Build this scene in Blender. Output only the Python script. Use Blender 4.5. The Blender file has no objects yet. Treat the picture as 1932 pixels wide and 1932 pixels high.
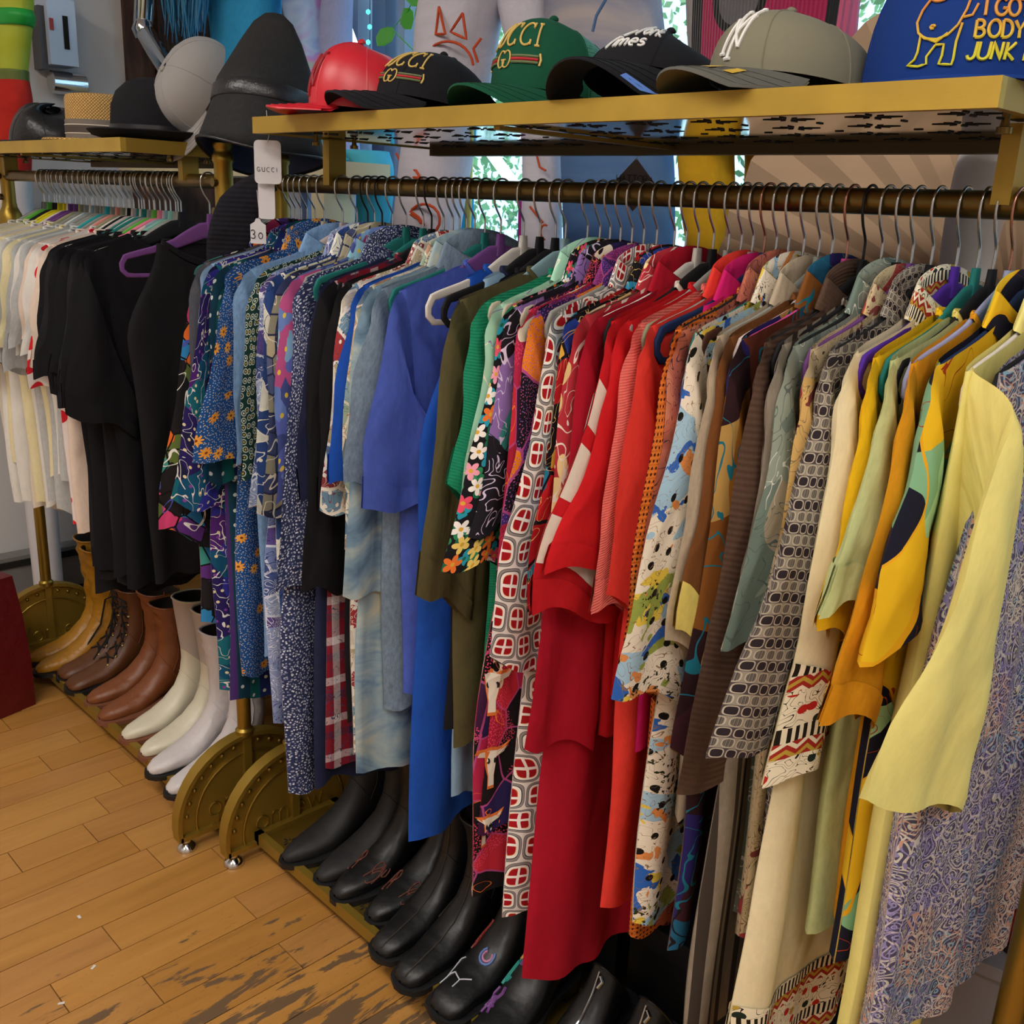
import bpy, math, random
from mathutils import Vector, Matrix
RN = random.Random(11)
D = bpy.data
SC = bpy.context.scene
COL = SC.collection
PI = math.pi
# ------------------------------------------------------------------ camera
FPX = 1901.7
YAW, PITCH, ROLL = .78761, .29367, -.045015
CZ = 1.5
def _basis():
    cy, sy, cp, sp = math.cos(YAW), math.sin(YAW), math.cos(PITCH), math.sin(PITCH)
    fwd = Vector((-sy*cp, cy*cp, -sp)); right = Vector((cy, sy, 0)); down = fwd.cross(right)
    c, s = math.cos(ROLL), math.sin(ROLL)
    return c*right+s*down, -s*right+c*down, fwd
CR, CD, CF = _basis()
cam = D.cameras.new('camera'); camo = D.objects.new('camera', cam); COL.objects.link(camo)
cam.sensor_width = 36; cam.lens = FPX/1932*36; cam.clip_start = .02; cam.clip_end = 60
m = Matrix.Identity(4)
for i in range(3):
    m[i][0] = CR[i]; m[i][1] = -CD[i]; m[i][2] = -CF[i]
m[2][3] = CZ
camo.matrix_world = m
SC.camera = camo
# ------------------------------------------------------------------ world, lights, exposure
W = D.worlds.new('daylight'); SC.world = W; W.use_nodes = True
bg = W.node_tree.nodes['Background']
bg.inputs[0].default_value = (.42, .70, 1.0, 1); bg.inputs[1].default_value = 1.9
def area_lamp(name, loc, size, power, col, rot=(0, 0, 0)):
    l = D.lights.new(name, 'AREA'); l.shape = 'RECTANGLE'; l.size, l.size_y = size; l.energy = power; l.color = col
    o = D.objects.new(name, l); COL.objects.link(o); o.location = loc; o.rotation_euler = rot
    return o
LAMPS = [(-.7, -.55), (-2.3, -.55), (.9, -.2), (-.2, -2.0)]
LAMP_Z = 2.93
for lx, ly in LAMPS:
    area_lamp('ceiling_lamp_light', (lx, ly, LAMP_Z-.045), (1.15, .55), 13, (1, .975, .945))
SC.view_settings.view_transform = 'Standard'; SC.view_settings.look = 'None'
SC.view_settings.gamma = 1; SC.view_settings.use_curve_mapping = False
SC.view_settings.exposure = .42
try:
    SC.cycles.use_denoising = True; SC.cycles.max_bounces = 5; SC.cycles.diffuse_bounces = 3; SC.cycles.glossy_bounces = 3; SC.cycles.transmission_bounces = 2; SC.cycles.transparent_max_bounces = 6; SC.cycles.use_adaptive_sampling = True; SC.cycles.adaptive_threshold = .13
    SC.cycles.caustics_reflective = False; SC.cycles.caustics_refractive = False
except Exception: pass
# ------------------------------------------------------------------ helpers
def ray(px, py): return CR*((px-966)/FPX)+CD*((py-966)/FPX)+CF
def at(px, py, Y):
    d = ray(px, py); k = Y/d.y; return Vector((d.x*k, Y, d.z*k+CZ))
def at_x(px, py, X):
    d = ray(px, py); k = X/d.x; return Vector((X, d.y*k, d.z*k+CZ))
def at_z(px, py, z):
    d = ray(px, py); k = (z-CZ)/d.z; return Vector((d.x*k, d.y*k, z))
def tag(o, label=None, cat=None, group=None, kind=None):
    if label: o['label'] = label
    if cat: o['category'] = cat
    if group: o['group'] = group
    if kind: o['kind'] = kind
    return o
def empty(name, loc=(0, 0, 0), rot=(0, 0, 0), label=None, cat=None, group=None):
    o = D.objects.new(name, None); COL.objects.link(o); o.location = loc; o.rotation_euler = rot
    o.empty_display_size = .05
    return tag(o, label, cat, group)
def place(name, me, mat=None, parent=None, loc=(0, 0, 0), rot=(0, 0, 0), scale=(1, 1, 1)):
    o = D.objects.new(name, me); COL.objects.link(o); o.parent = parent
    o.location = loc; o.rotation_euler = rot; o.scale = scale
    if mat is not None:
        if not me.materials: me.materials.append(mat)
        if me.materials[0] is not mat:
            o.material_slots[0].link = 'OBJECT'; o.material_slots[0].material = mat
    return o
def lerp(a, b, t): return a+(b-a)*t
def sst(a, b, x):
    t = max(0., min(1., (x-a)/(b-a))); return t*t*(3-2*t)
def interp(pts, x):
    if x <= pts[0][0]: return pts[0][1]
    for (a, b), (c, d) in zip(pts, pts[1:]):
        if x <= c: return b+(d-b)*(x-a)/(c-a)
    return pts[-1][1]
def spline(P, n):
    P = [Vector(p) for p in P]; out = []
    Q = [P[0]*2-P[1]]+P+[P[-1]*2-P[-2]]
    for i in range(1, len(Q)-2):
        a, b, c, d = Q[i-1:i+3]
        for k in range(n):
            t = k/n
            out.append(.5*((2*b)+(c-a)*t+(2*a-5*b+4*c-d)*t*t+(3*b-a-3*c+d)*t**3))
    out.append(P[-1]); return out
class MB:
    def __init__(s): s.v = []; s.f = []; s.uv = []
    def grid(s, rows, uvs=None, closed=False, flip=False):
        b = len(s.v); nr = len(rows); nc = len(rows[0])
        for i, r in enumerate(rows):
            for j, p in enumerate(r):
                s.v.append(tuple(p)); s.uv.append(tuple(uvs[i][j]) if uvs else (p[1], p[2]))
        for i in range(nr-1):
            for j in range(nc if closed else nc-1):
                k = (j+1) % nc
                q = (b+i*nc+j, b+i*nc+k, b+(i+1)*nc+k, b+(i+1)*nc+j)
                s.f.append(q[::-1] if flip else q)
        return s
    def ring(s, rows, caps=True):
        b = len(s.v); nc = len(rows[0]); s.grid(rows, closed=True)
        if caps:
            s.f.append(tuple(b+j for j in range(nc))[::-1]); e = b+(len(rows)-1)*nc
            s.f.append(tuple(e+j for j in range(nc)))
        return s
    def tube(s, pts, r=.002, n=8, rs=None, caps=True):
        pts = [Vector(p) for p in pts]; rows = []; N = None; L = 0
        for i, p in enumerate(pts):
            t = (pts[min(i+1, len(pts)-1)]-pts[max(i-1, 0)]).normalized()
            if N is None:
                N = t.cross(Vector((0, 0, 1)))
                if N.length < .1: N = t.cross(Vector((1, 0, 0)))
            N = (N-t*N.dot(t)).normalized(); B = t.cross(N); rr = rs[i] if rs else r
            rows.append([p+(N*math.cos(a)+B*math.sin(a))*rr for a in [2*PI*k/n for k in range(n)]])
        return s.ring(rows, caps)
    def sweep(s, pts, wid, thk, axis=(1, 0, 0), n=10, closed=False, caps=True):
        """flattened bar: thk along axis, wid across the path"""
        pts = [Vector(p) for p in pts]; ax = Vector(axis); rows = []; m = len(pts)
        for i, p in enumerate(pts):
            t = (pts[(i+1) % m if closed else min(i+1, m-1)]-pts[(i-1) % m if closed else max(i-1, 0)]).normalized()
            N = t.cross(ax).normalized(); w = wid[i] if isinstance(wid, (list, tuple)) else wid
            row = []
            for k in range(n):
                a = 2*PI*k/n; c, sn = math.cos(a), math.sin(a)
                c = math.copysign(abs(c)**.5, c); sn = math.copysign(abs(sn)**.5, sn)
                row.append(p+N*(c*w/2)+ax*(sn*thk/2))
            rows.append(row)
        if closed: rows.append(rows[0])
        return s.ring(rows, caps and not closed)
    def box(s, c, d, rz=0):
        b = len(s.v); C, S = math.cos(rz), math.sin(rz)
        for z in (-1, 1):
            for x, y in ((-1, -1), (1, -1), (1, 1), (-1, 1)):
                X, Y = x*d[0]/2, y*d[1]/2
                p = (c[0]+X*C-Y*S, c[1]+X*S+Y*C, c[2]+z*d[2]/2); s.v.append(p); s.uv.append((p[0]+p[1], p[2]))
        for q in ((3, 2, 1, 0), (4, 5, 6, 7), (0, 1, 5, 4), (1, 2, 6, 5), (2, 3, 7, 6), (3, 0, 4, 7)):
            s.f.append(tuple(b+i for i in q))
        return s
    def lathe(s, prof, n=24, c=(0, 0, 0), sx=1, sy=1):
        rows = [[(c[0]+r*sx*math.cos(2*PI*k/n), c[1]+r*sy*math.sin(2*PI*k/n), c[2]+z) for k in range(n)] for r, z in prof]
        return s.ring(rows, True)
    def prism(s, pts, off):
        """closed polygon (3-D points) pushed along off"""
        b = len(s.v); n = len(pts); o = Vector(off)
        for p in pts: s.v.append(tuple(p)); s.uv.append((p[1], p[2]))
        for p in pts: q = Vector(p)+o; s.v.append(tuple(q)); s.uv.append((q[1], q[2]))
        s.f.append(tuple(range(b, b+n))[::-1]); s.f.append(tuple(range(b+n, b+2*n)))
        for i in range(n): j = (i+1) % n; s.f.append((b+i, b+j, b+n+j, b+n+i))
        return s
    def mesh(s, name, smooth=40):
        me = D.meshes.new(name); me.from_pydata(s.v, [], s.f)
        ul = me.uv_layers.new(name='UVMap')
        li = [0]*len(me.loops); me.loops.foreach_get('vertex_index', li)
        ul.data.foreach_set('uv', [c for i in li for c in s.uv[i]])
        if smooth:
            me.shade_smooth()
            if smooth < 180: me.set_sharp_from_angle(angle=math.radians(smooth))
        me.update(); return me
    def build(s, name, mat, parent=None, loc=(0, 0, 0), rot=(0, 0, 0), smooth=40):
        return place(name, s.mesh(name, smooth), mat, parent, loc, rot)
# ------------------------------------------------------------------ node helpers
def hx(h, a=1):
    h = h.lstrip('#'); o = []
    for i in (0, 2, 4):
        c = int(h[i:i+2], 16)/255; o.append(c/12.92 if c <= .04045 else ((c+.055)/1.055)**2.4)
    return (o[0], o[1], o[2], a)
class NT:
    def __init__(s, name):
        s.m = D.materials.new(name); s.m.use_nodes = True; s.t = s.m.node_tree; s.N = s.t.nodes
        s.b = s.N['Principled BSDF']; s._uv = None
    def n(s, typ, **p):
        x = s.N.new('ShaderNode'+typ)
        for k, v in p.items(): setattr(x, k, v)
        return x
    def set(s, sock, v):
        if isinstance(v, bpy.types.NodeSocket): s.t.links.new(v, sock)
        elif isinstance(v, str): sock.default_value = hx(v)
        else:
            try: sock.default_value = v
            except Exception: sock.default_value = (v, v, v)
    def bs(s, **k):
        for a, v in k.items(): s.set(s.b.inputs[a.replace('_', ' ')], v)
        return s.m
    def uv(s, sx=1, sy=None, rot=0, obj=False, off=(0, 0, 0)):
        tc = s.n('TexCoord'); mp = s.n('Mapping'); s.t.links.new(tc.outputs['Object' if obj else 'UV'], mp.inputs[0])
        mp.inputs['Scale'].default_value = (sx, sx if sy is None else sy, sx); mp.inputs['Rotation'].default_value = (0, 0, rot)
        mp.inputs['Location'].default_value = off
        return mp.outputs[0]
    def M(s, op, a, b=0., c=0.):
        x = s.n('Math', operation=op); s.set(x.inputs[0], a); s.set(x.inputs[1], b); s.set(x.inputs[2], c); return x.outputs[0]
    def VM(s, op, a, b=(0, 0, 0)):
        x = s.n('VectorMath', operation=op); s.set(x.inputs[0], a); s.set(x.inputs[1], b)
        return x.outputs['Value'] if op in ('LENGTH', 'DOT_PRODUCT', 'DISTANCE') else x.outputs[0]
    def noise(s, v, sc=5, det=2, rough=.5, dist=0, col=False):
        x = s.n('TexNoise'); s.set(x.inputs['Vector'], v); x.inputs['Scale'].default_value = sc; x.inputs['Detail'].default_value = det
        x.inputs['Roughness'].default_value = rough; x.inputs['Distortion'].default_value = dist
        return x.outputs['Color' if col else 'Fac']
    def warp(s, v, sc=5, amt=.1, det=1):
        c = s.noise(v, sc, det, col=True); d = s.VM('SUBTRACT', c, (.5, .5, .5))
        x = s.n('VectorMath', operation='SCALE'); s.set(x.inputs[0], d); x.inputs['Scale'].default_value = amt
        return s.VM('ADD', v, x.outputs[0])
    def vor(s, v, sc=5, feat='F1', rnd=1, dist='EUCLIDEAN'):
        x = s.n('TexVoronoi', feature=feat, voronoi_dimensions='2D')
        if feat != 'DISTANCE_TO_EDGE': x.distance = dist
        s.set(x.inputs['Vector'], v); x.inputs['Scale'].default_value = sc; x.inputs['Randomness'].default_value = rnd
        return x
    def ramp(s, f, stops, const=True):
        x = s.n('ValToRGB'); r = x.color_ramp; r.interpolation = 'CONSTANT' if const else 'LINEAR'
        while len(r.elements) < len(stops): r.elements.new(.5)
        for e, (p, c) in zip(r.elements, stops): e.position = p; e.color = hx(c) if isinstance(c, str) else c
        s.set(x.inputs[0], f); return x.outputs[0]
    def pal(s, f, cols): return s.ramp(f, [(i/len(cols), c) for i, c in enumerate(cols)])
    def mix(s, f, a, b):
        x = s.n('Mix', data_type='RGBA'); s.set(x.inputs[0], f); s.set(x.inputs[6], a); s.set(x.inputs[7], b); return x.outputs[2]
    def sep(s, v):
        x = s.n('SeparateXYZ'); s.set(x.inputs[0], v); return x.outputs
    def bump(s, h, strength=.2, dist=.01, chain=None):
        x = s.n('Bump'); x.inputs['Strength'].default_value = strength; x.inputs['Distance'].default_value = dist
        s.set(x.inputs['Height'], h)
        if chain is not None: s.set(x.inputs['Normal'], chain)
        return x.outputs[0]
MATS = {}
def plain(name, col, rough=.6, metal=0, spec=.5, bump=None, var=0, coat=0, sheen=0, alpha=None):
    if name in MATS: return MATS[name]
    t = NT(name); c = hx(col)
    if var:
        o = t.uv(1, obj=True); f = t.noise(o, 9, 3)
        d = tuple(x*(1-var) for x in c[:3])+(1,)
        c = t.ramp(f, [(.35, d), (.65, c)], False)
    t.bs(Base_Color=c, Roughness=rough, Metallic=metal, Specular_IOR_Level=spec)
    if coat: t.bs(Coat_Weight=coat)
    if sheen: t.bs(Sheen_Weight=sheen)
    if bump: t.bs(Normal=t.bump(t.noise(t.uv(1, obj=True), bump[0], 3), bump[1], bump[2] if len(bump) > 2 else .005))
    MATS[name] = t.m; return t.m
# ------------------------------------------------------------------ setting materials
def wood_floor():
    t = NT('bamboo_floor')
    geo = t.n('NewGeometry'); oi = t.n('ObjectInfo')
    off = t.M('MULTIPLY', oi.outputs['Random'], 37.)
    cmb = t.n('CombineXYZ'); t.set(cmb.inputs[0], off); t.set(cmb.inputs[1], off)
    p = t.VM('ADD', geo.outputs['Position'], cmb.outputs[0])
    mp = t.n('Mapping'); t.set(mp.inputs[0], p); mp.inputs['Scale'].default_value = (34, 3.2, 1)
    g = t.noise(mp.outputs[0], 1., 5, .6, .6)
    base = t.ramp(g, [(.25, '#96662e'), (.5, '#b47e3e'), (.75, '#c6904c')], False)
    tone = t.ramp(oi.outputs['Random'], [(0, '#a87434'), (.3, '#c08a44'), (.6, '#b07c48'), (1, '#c8964e')], False)
    base = t.mix(.5, base, tone)
    # scuffs and worn-through varnish near the front of the right rack (old wear with its own shape)
    pos = t.sep(geo.outputs['Position'])
    d = t.VM('DISTANCE', geo.outputs['Position'], (-.95, .62, 0))
    reg = t.ramp(d, [(.35, (1, 1, 1, 1)), (1.3, (0, 0, 0, 1))], False)
    mp2 = t.n('Mapping'); t.set(mp2.inputs[0], p); mp2.inputs['Scale'].default_value = (26, 5, 1)
    w = t.noise(mp2.outputs[0], 1.1, 5, .65, .4)
    wm = t.M('MULTIPLY', w, t.M('ADD', t.M('MULTIPLY', reg, .62), .66))
    worn = t.ramp(wm, [(.55, (0, 0, 0, 1)), (.585, (1, 1, 1, 1))], False)
    mp3 = t.n('Mapping'); t.set(mp3.inputs[0], geo.outputs['Position']); mp3.inputs['Scale'].default_value = (160, 60, 1)
    sc = t.noise(mp3.outputs[0], 1., 4, .7)
    scm = t.M('MULTIPLY', t.ramp(sc, [(.6, (0, 0, 0, 1)), (.7, (1, 1, 1, 1))], False), t.M('ADD', t.M('MULTIPLY', reg, .55), .12))
    c = t.mix(worn, base, '#6b5136'); c = t.mix(scm, c, '#5f4526')
    t.bs(Base_Color=c, Roughness=t.M('ADD', .36, t.M('MULTIPLY', worn, .3)), Normal=t.bump(g, .12, .002))
    return t.m
M_floor = wood_floor()
M_gap = plain('floor_joint', '#3a2512', .8)
M_wall = plain('white_wall', '#cfcac6', .85, bump=(60, .06))
M_wall2 = plain('white_wall_window', '#c9ccd4', .8)
M_gold = plain('brushed_gold', '#a08438', .38, .85, bump=(300, .05, .001))
M_goldm = plain('gold_paint', '#a08232', .42, .6, bump=(400, .12, .001))
M_glit = plain('gold_glitter', '#c2a040', .45, .55, bump=(1400, .18, .001), var=.2)
M_brass = plain('antique_brass_rail', '#7c6638', .33, .9, bump=(80, .08, .002), var=.35)
M_chrome = plain('chrome', '#d8dadc', .12, 1)
M_hook = plain('hook_steel', '#b4b6b8', .22, 1)
M_hookb = plain('hook_black', '#151517', .35, .4)
M_hookc = plain('hook_copper', '#b08070', .25, 1)
M_shelfpan = plain('polished_shelf_sheet', '#b8ac90', .07, 1, bump=(7, .02, .01))
M_dark = plain('perforation_dark', '#0c0b09', .9)
M_trim = plain('gray_trim', '#6e6a66', .7)
# ------------------------------------------------------------------ room
FX0, FX1, FY0, FY1 = -3.73, 1.6, -2.9, 2.2
fl = MB().box(((FX0+FX1)/2, (FY0+FY1)/2, -.03), (FX1-FX0, FY1-FY0, .036)).build('floor', M_gap); tag(fl, kind='structure')
tag(fl, 'honey coloured bamboo plank floor with worn dark patches')
pb = .0967; rb = -2.336
joints = {}
for px, py in ((12, 1367), (85, 1440), (220, 1470), (171, 1572), (211, 1771), (291, 1870), (466, 1715), (555, 1810), (20, 1616), (110, 1880)):
    q = at_z(px, py, 0); joints.setdefault(math.floor((q.x-rb)/pb), []).append(q.y)
k0 = math.floor((FX0-rb)/pb); k1 = math.ceil((.35-rb)/pb)
npl = 0
for k in range(k0, k1):
    xa, xb = max(rb+k*pb, FX0), rb+(k+1)*pb
    js = joints.get(k, [RN.uniform(-.2, .9)])
    ys = [-.9]+sorted(js)
    while ys[-1] < 1.95: ys.append(ys[-1]+RN.uniform(.8, 1.1))
    ys = [y for y in ys if y < 2.0]+[2.195]
    for a, b in zip(ys, ys[1:]):
        g = .0022; h = .0+RN.uniform(-.0004, .0004)
        MB().box(((xa+xb)/2, (a+b)/2, -.008+h), (xb-xa-g, b-a-g, .016)).build('plank', M_floor, fl, smooth=0); npl += 1
MB().box(((FX0+FX1)/2, (FY0-.9)/2, -.008), (FX1-FX0, -.9-FY0, .015)).build('plank_field', M_floor, fl, smooth=0)
MB().box(((.35+FX1)/2, (2.2-.9)/2, -.008), (FX1-.35, 3.1, .015)).build('plank_field', M_floor, fl, smooth=0)
HZ = 3.0
wl = MB().box((FX0-.06, (FY0+FY1)/2, HZ/2), (.12, FY1-FY0, HZ)).build('wall_left', M_wall); tag(wl, kind='structure')
wr = MB().box((FX1+.06, (FY0+FY1)/2, HZ/2), (.12, FY1-FY0, HZ)).build('wall_right', M_wall); tag(wr, kind='structure')
wf = MB().box(((FX0+FX1)/2, FY0-.06, HZ/2), (FX1-FX0, .12, HZ)).build('wall_front', M_wall); tag(wf, kind='structure')
ce = MB().box(((FX0+FX1)/2, (FY0+FY1)/2, HZ+.05), (FX1-FX0+.2, FY1-FY0+.2, .1)).build('ceiling', M_wall); tag(ce, kind='structure')
# window wall: low wall, header, jambs
WY = 2.2; WX0, WX1, WZ0, WZ1 = -3.42, 1.35, .62, 2.75
wb = MB()
wb.box(((FX0+FX1)/2, WY+.06, WZ0/2), (FX1-FX0, .12, WZ0)); wb.box(((FX0+FX1)/2, WY+.06, (HZ+WZ1)/2), (FX1-FX0, .12, HZ-WZ1))
wb.box(((FX0+WX0)/2, WY+.06, (WZ0+WZ1)/2), (WX0-FX0, .12, WZ1-WZ0)); wb.box(((FX1+WX1)/2, WY+.06, (WZ0+WZ1)/2), (FX1-WX1, .12, WZ1-WZ0))
w = wb.build('wall_back', M_wall2); tag(w, kind='structure')
M_frame = plain('window_frame_grey', '#5d6f8e', .45)
M_frame2 = plain('window_frame_pale', '#8f9cb4', .45)
wi = empty('window_1'); tag(wi, 'large shop window with grey mullions behind the display figures', kind='structure')
for x, wd, mt in ((WX0+.02, .05, M_frame), (WX1-.02, .05, M_frame), (at(712, 60, WY).x, .07, M_frame), (at(735, 60, WY).x+.055, .035, M_frame2), (at(655, 60, WY).x, .11, M_frame2), (-.55, .06, M_frame)):
    MB().box((x, WY+.04, (WZ0+WZ1)/2), (wd, .07, WZ1-WZ0)).build('mullion', mt, wi)
for z in (WZ0+.02, WZ1-.02): MB().box(((WX0+WX1)/2, WY+.04, z), (WX1-WX0, .07, .05)).build('window_frame', M_frame, wi)
gt = NT('window_glass'); gt.bs(Base_Color='#ffffff', Roughness=.02, Alpha=.08, Specular_IOR_Level=.6); M_glass = gt.m
xs = [WX0, at(655, 60, WY).x, at(735, 60, WY).x, -.55, WX1]
for a, b in zip(xs, xs[1:]): MB().box(((a+b)/2, WY+.05, (WZ0+WZ1)/2), (b-a, .006, WZ1-WZ0)).build('pane', M_glass, wi)
MB().box(((WX0+WX1)/2, WY-.06, WZ0-.015), (WX1-WX0+.1, .18, .03)).build('window_sill', M_wall2, wi)
# baseboard heater on the left wall
bb = empty('baseboard_left'); tag(bb, 'long dark baseboard heater along the left wall', kind='structure')
MB().box((FX0+.035, 1.1, .12), (.07, 2.0, .2)).build('heater_cover', plain('heater_grey', '#7d7874', .5), bb)
MB().box((FX0+.074, 1.1, .195), (.008, 2.0, .022)).build('vent_slot', M_dark, bb)
MB().box((FX0+.074, 1.1, .05), (.008, 2.0, .03)).build('vent_slot', M_dark, bb)
# dark timber post boards on the left wall
def timber():
    t = NT('rough_timber'); v = t.uv(1, obj=True); mp = t.n('Mapping'); t.set(mp.inputs[0], v); mp.inputs['Scale'].default_value = (20, 20, 3)
    g = t.noise(mp.outputs[0], 1.5, 5, .6, 1.2)
    t.bs(Base_Color=t.ramp(g, [(.3, '#2c1a10'), (.55, '#4f3020'), (.8, '#6a4530')], False), Roughness=.75, Normal=t.bump(g, .5, .01)); return t.m
M_timber = timber()
tp = empty('trim_1', (FX0, 1.9, 0)); tag(tp, 'dark rough sawn timber boards on the left wall', kind='structure')
MB().box((.012, -.16, 1.5), (.026, .1, 2.98)).build('timber_board', M_timber, tp)
MB().box((.022, .09, 1.5), (.045, .38, 2.98)).build('timber_board', M_timber, tp)
# ceiling lamps
M_lampd = NT('lamp_diffuser'); M_lampd.bs(Base_Color='#ffffff', Emission_Color='#fff4e4', Emission_Strength=4.); M_lampd = M_lampd.m
for i, (lx, ly) in enumerate(LAMPS):
    e = empty('ceiling_lamp', (lx, ly, LAMP_Z), label='flat white ceiling lamp panel, %s of four above the aisle' % ('first', 'second', 'third', 'fourth')[i], cat='lamp', group='ceiling lamps')
    MB().box((0, 0, .035), (1.24, .64, .07)).build('lamp_housing', M_wall, e)
    MB().box((0, 0, -.004), (1.16, .56, .008)).build('diffuser', M_lampd, e)
# ------------------------------------------------------------------ clothes racks
RAILZ = 1.524; YR = 1.15; YL = 1.095
DOMER = .19; DZ = .065
def dome(rz, n=22, base=.03):
    """outline of an end plate, (y, z), near side first"""
    a0 = math.asin((base-DZ)/rz) if abs(base-DZ) < rz else 0
    pts = [(-rz*math.cos(a), DZ+rz*math.sin(a)) for a in [a0+(PI-2*a0)*k/n for k in range(n+1)]]
    return pts
def petals(mb, cx, cy, z, r, flat=.0008, n=8):
    for k in range(n):
        a = 2*PI*k/n+.2; dx, dy = math.cos(a), math.sin(a); l = r*(1 if k % 2 == 0 else .7)
        p = [(cx+dx*r*.22, cy+dy*r*.22, z), (cx+dx*l*.6-dy*l*.13, cy+dy*l*.6+dx*l*.13, z), (cx+dx*l, cy+dy*l, z), (cx+dx*l*.6+dy*l*.13, cy+dy*l*.6-dx*l*.13, z)]
        mb.prism(p, (0, 0, flat))
STROKES = {}
def embossed(mb, word, y0, z0, h, x, sx, w=.0035):
    """raised letters on a plate facing +x; y grows to the right"""
    for ch in word:
        for st in STROKES[ch]:
            pts = [(x, y0+p[0]*h, z0+p[1]*h) for p in st]
            mb.tube(pts, w, 6)
        y0 += h*(.75 if ch in 'oe' else 1.1 if ch == 'm' else .85)
def arc(cx, cy, rx, ry, a0, a1, n=10): return [(cx+rx*math.cos(math.radians(a0+(a1-a0)*k/n)), cy+ry*math.sin(math.radians(a0+(a1-a0)*k/n))) for k in range(n+1)]
STROKES.update({'o': [arc(.3, .3, .28, .3, 90, 450, 14)], 'm': [[(0, 0), (0, .6)], arc(.2, .38, .2, .22, 180, 0)+[(.4, 0)], arc(.6, .38, .2, .22, 180, 0)+[(.8, 0)]],
    'e': [[(.05, .3), (.55, .3)]+arc(.3, .3, .27, .3, 0, 300, 14)], 'w': [[(0, .6), (.18, 0), (.36, .5), (.54, 0), (.72, .6)]], 'V': [[(0, 1), (.35, 0), (.7, 1)]]})
def rack(name, x0, x1, Y, shx0, shx1, shz, label, tray_y0, tray_y1, word0, ballz, xlp=None):
    E = empty(name, ((x0+x1)/2, Y, 0), label=label, cat='clothes rack'); ox = (x0+x1)/2
    L = lambda x: x-ox
    MB().tube([(L(x0)+.004, 0, RAILZ), (L(x1)-.004, 0, RAILZ)], .0148, 20).build('rail', M_brass, E)
    for i, x in enumerate((x0, x1)):
        b = ballz
        prof = [(.022, .25), (.022, .262), (.0165, .268), (.0165, b-.075), (.021, b-.07), (.021, b-.062), (.016, b-.056), (.02, b-.045), (.03, b-.024), (.0335, b), (.031, b+.018), (.024, b+.032), (.021, b+.038), (.0205, b+.046), (.019, b+.05), (.019, RAILZ+.035), (.022, RAILZ+.04), (.022, RAILZ+.05), (.018, RAILZ+.056), (.018, shz-.012), (.021, shz-.008), (.021, shz-.001)]
        MB().lathe(prof, 20, (L(x), 0, 0)).build('post', M_gold, E)
        s = -1 if i == 0 else 1
        for dz in (-.03, .028): MB().tube([(L(x), -.012, RAILZ+dz-.03), (L(x), -.026, RAILZ+dz-.03)], .009, 12).build('set_screw', M_brass, E)
        # end plate
        out = s
        p = dome(DOMER); xx = L(x)
        rim = MB(); T = .032
        rim.grid([[(xx-T/2, y, z) for y, z in p], [(xx+T/2, y, z) for y, z in p], [(xx+T/2, y*.945, DZ+(z-DZ)*.945 if z > .04 else z) for y, z in p], [(xx-T/2, y*.945, DZ+(z-DZ)*.945 if z > .04 else z) for y, z in p], [(xx-T/2, y, z) for y, z in p]])
        ep = rim.build('end_plate', M_goldm, E)
        MB().box((xx, 0, .036), (T, DOMER*1.93, .012)).build('plate_base', M_goldm, ep); MB().box((xx, 0, .14), (T*.9, .02, .22)).build('plate_spine', M_goldm, ep)
        q = dome(DOMER*.95)
        MB().prism([(xx-.004, y, z) for y, z in q], (.008, 0, 0)).build('plate_face', M_goldm, ep)
        gr = MB(); g1, g2 = dome(DOMER*.76), dome(DOMER*.73)
        gr.tube([(xx+.006, y, z) for y, z in g2], .003, 6); gr.build('plate_ring', M_gold, ep)
        for k in range(15):
            a = PI*(k+.7)/15.4; y, z = -DOMER*.855*math.cos(a), DZ+DOMER*.855*math.sin(a)
            MB().lathe([(.0062, 0), (.006, .002), (.004, .0045), (.0008, .0056)], 8).build('stud', M_gold, ep, (xx+.004, y, z), (0, PI/2, 0))
        tx = MB(); embossed(tx, word0 if i == 0 else 'omew', -.105, .065, .055, xx+.0055, 1, .0022); tx.build('raised_lettering', M_gold, ep)
        for y in (-DOMER*.86, DOMER*.86):
            MB().lathe([(.024, 0), (.024, .004), (.02, .012), (.01, .02), (.008, .034)], 18).build('foot', M_chrome, ep, (xx, y, .0005))
    # tray
    tz = .062; ty0, ty1 = tray_y0-Y, tray_y1-Y; ta, tb = L(x0)-.012, L(x1)+.012
    t_ = MB().box(((ta+tb)/2, (ty0+ty1)/2, tz-.012), (tb-ta-.06, ty1-ty0-.02, .006)).build('tray', M_gold, E)
    for y in (ty0+.009, ty1-.009): MB().box(((ta+tb)/2, y, tz-.012), (tb-ta, .018, .028)).build('tray_rail', M_goldm, t_)
    for x in (ta+.026, tb-.026): MB().box((x, (ty0+ty1)/2, tz-.012), (.018, ty1-ty0, .028)).build('tray_rail', M_goldm, t_)
    pf = MB(); x = ta+.09
    while x < tb-.05:
        petals(pf, x, ty0+.05, tz-.0088, .02); petals(pf, x+.05, ty0+.11, tz-.0088, .016); x += .1
    o = pf.build('star_hole_shade', M_dark, t_, smooth=0); o['kind'] = 'stuff'  # dark petals laid on the tray; shade of open holes put into their colour
    # shelf
    sy0, sy1 = -.165, .262; a, b = L(shx0), L(shx1); H = .027
    sf = MB().box(((a+b)/2, sy0+.006, shz-H/2), (b-a, .012, H)).build('shelf', M_glit, E)
    for x in (a+.005, b-.005): MB().box((x, (sy0+sy1)/2, shz-H/2), (.01, sy1-sy0-.024, H)).build('shelf_side', M_goldm, sf)
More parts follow.
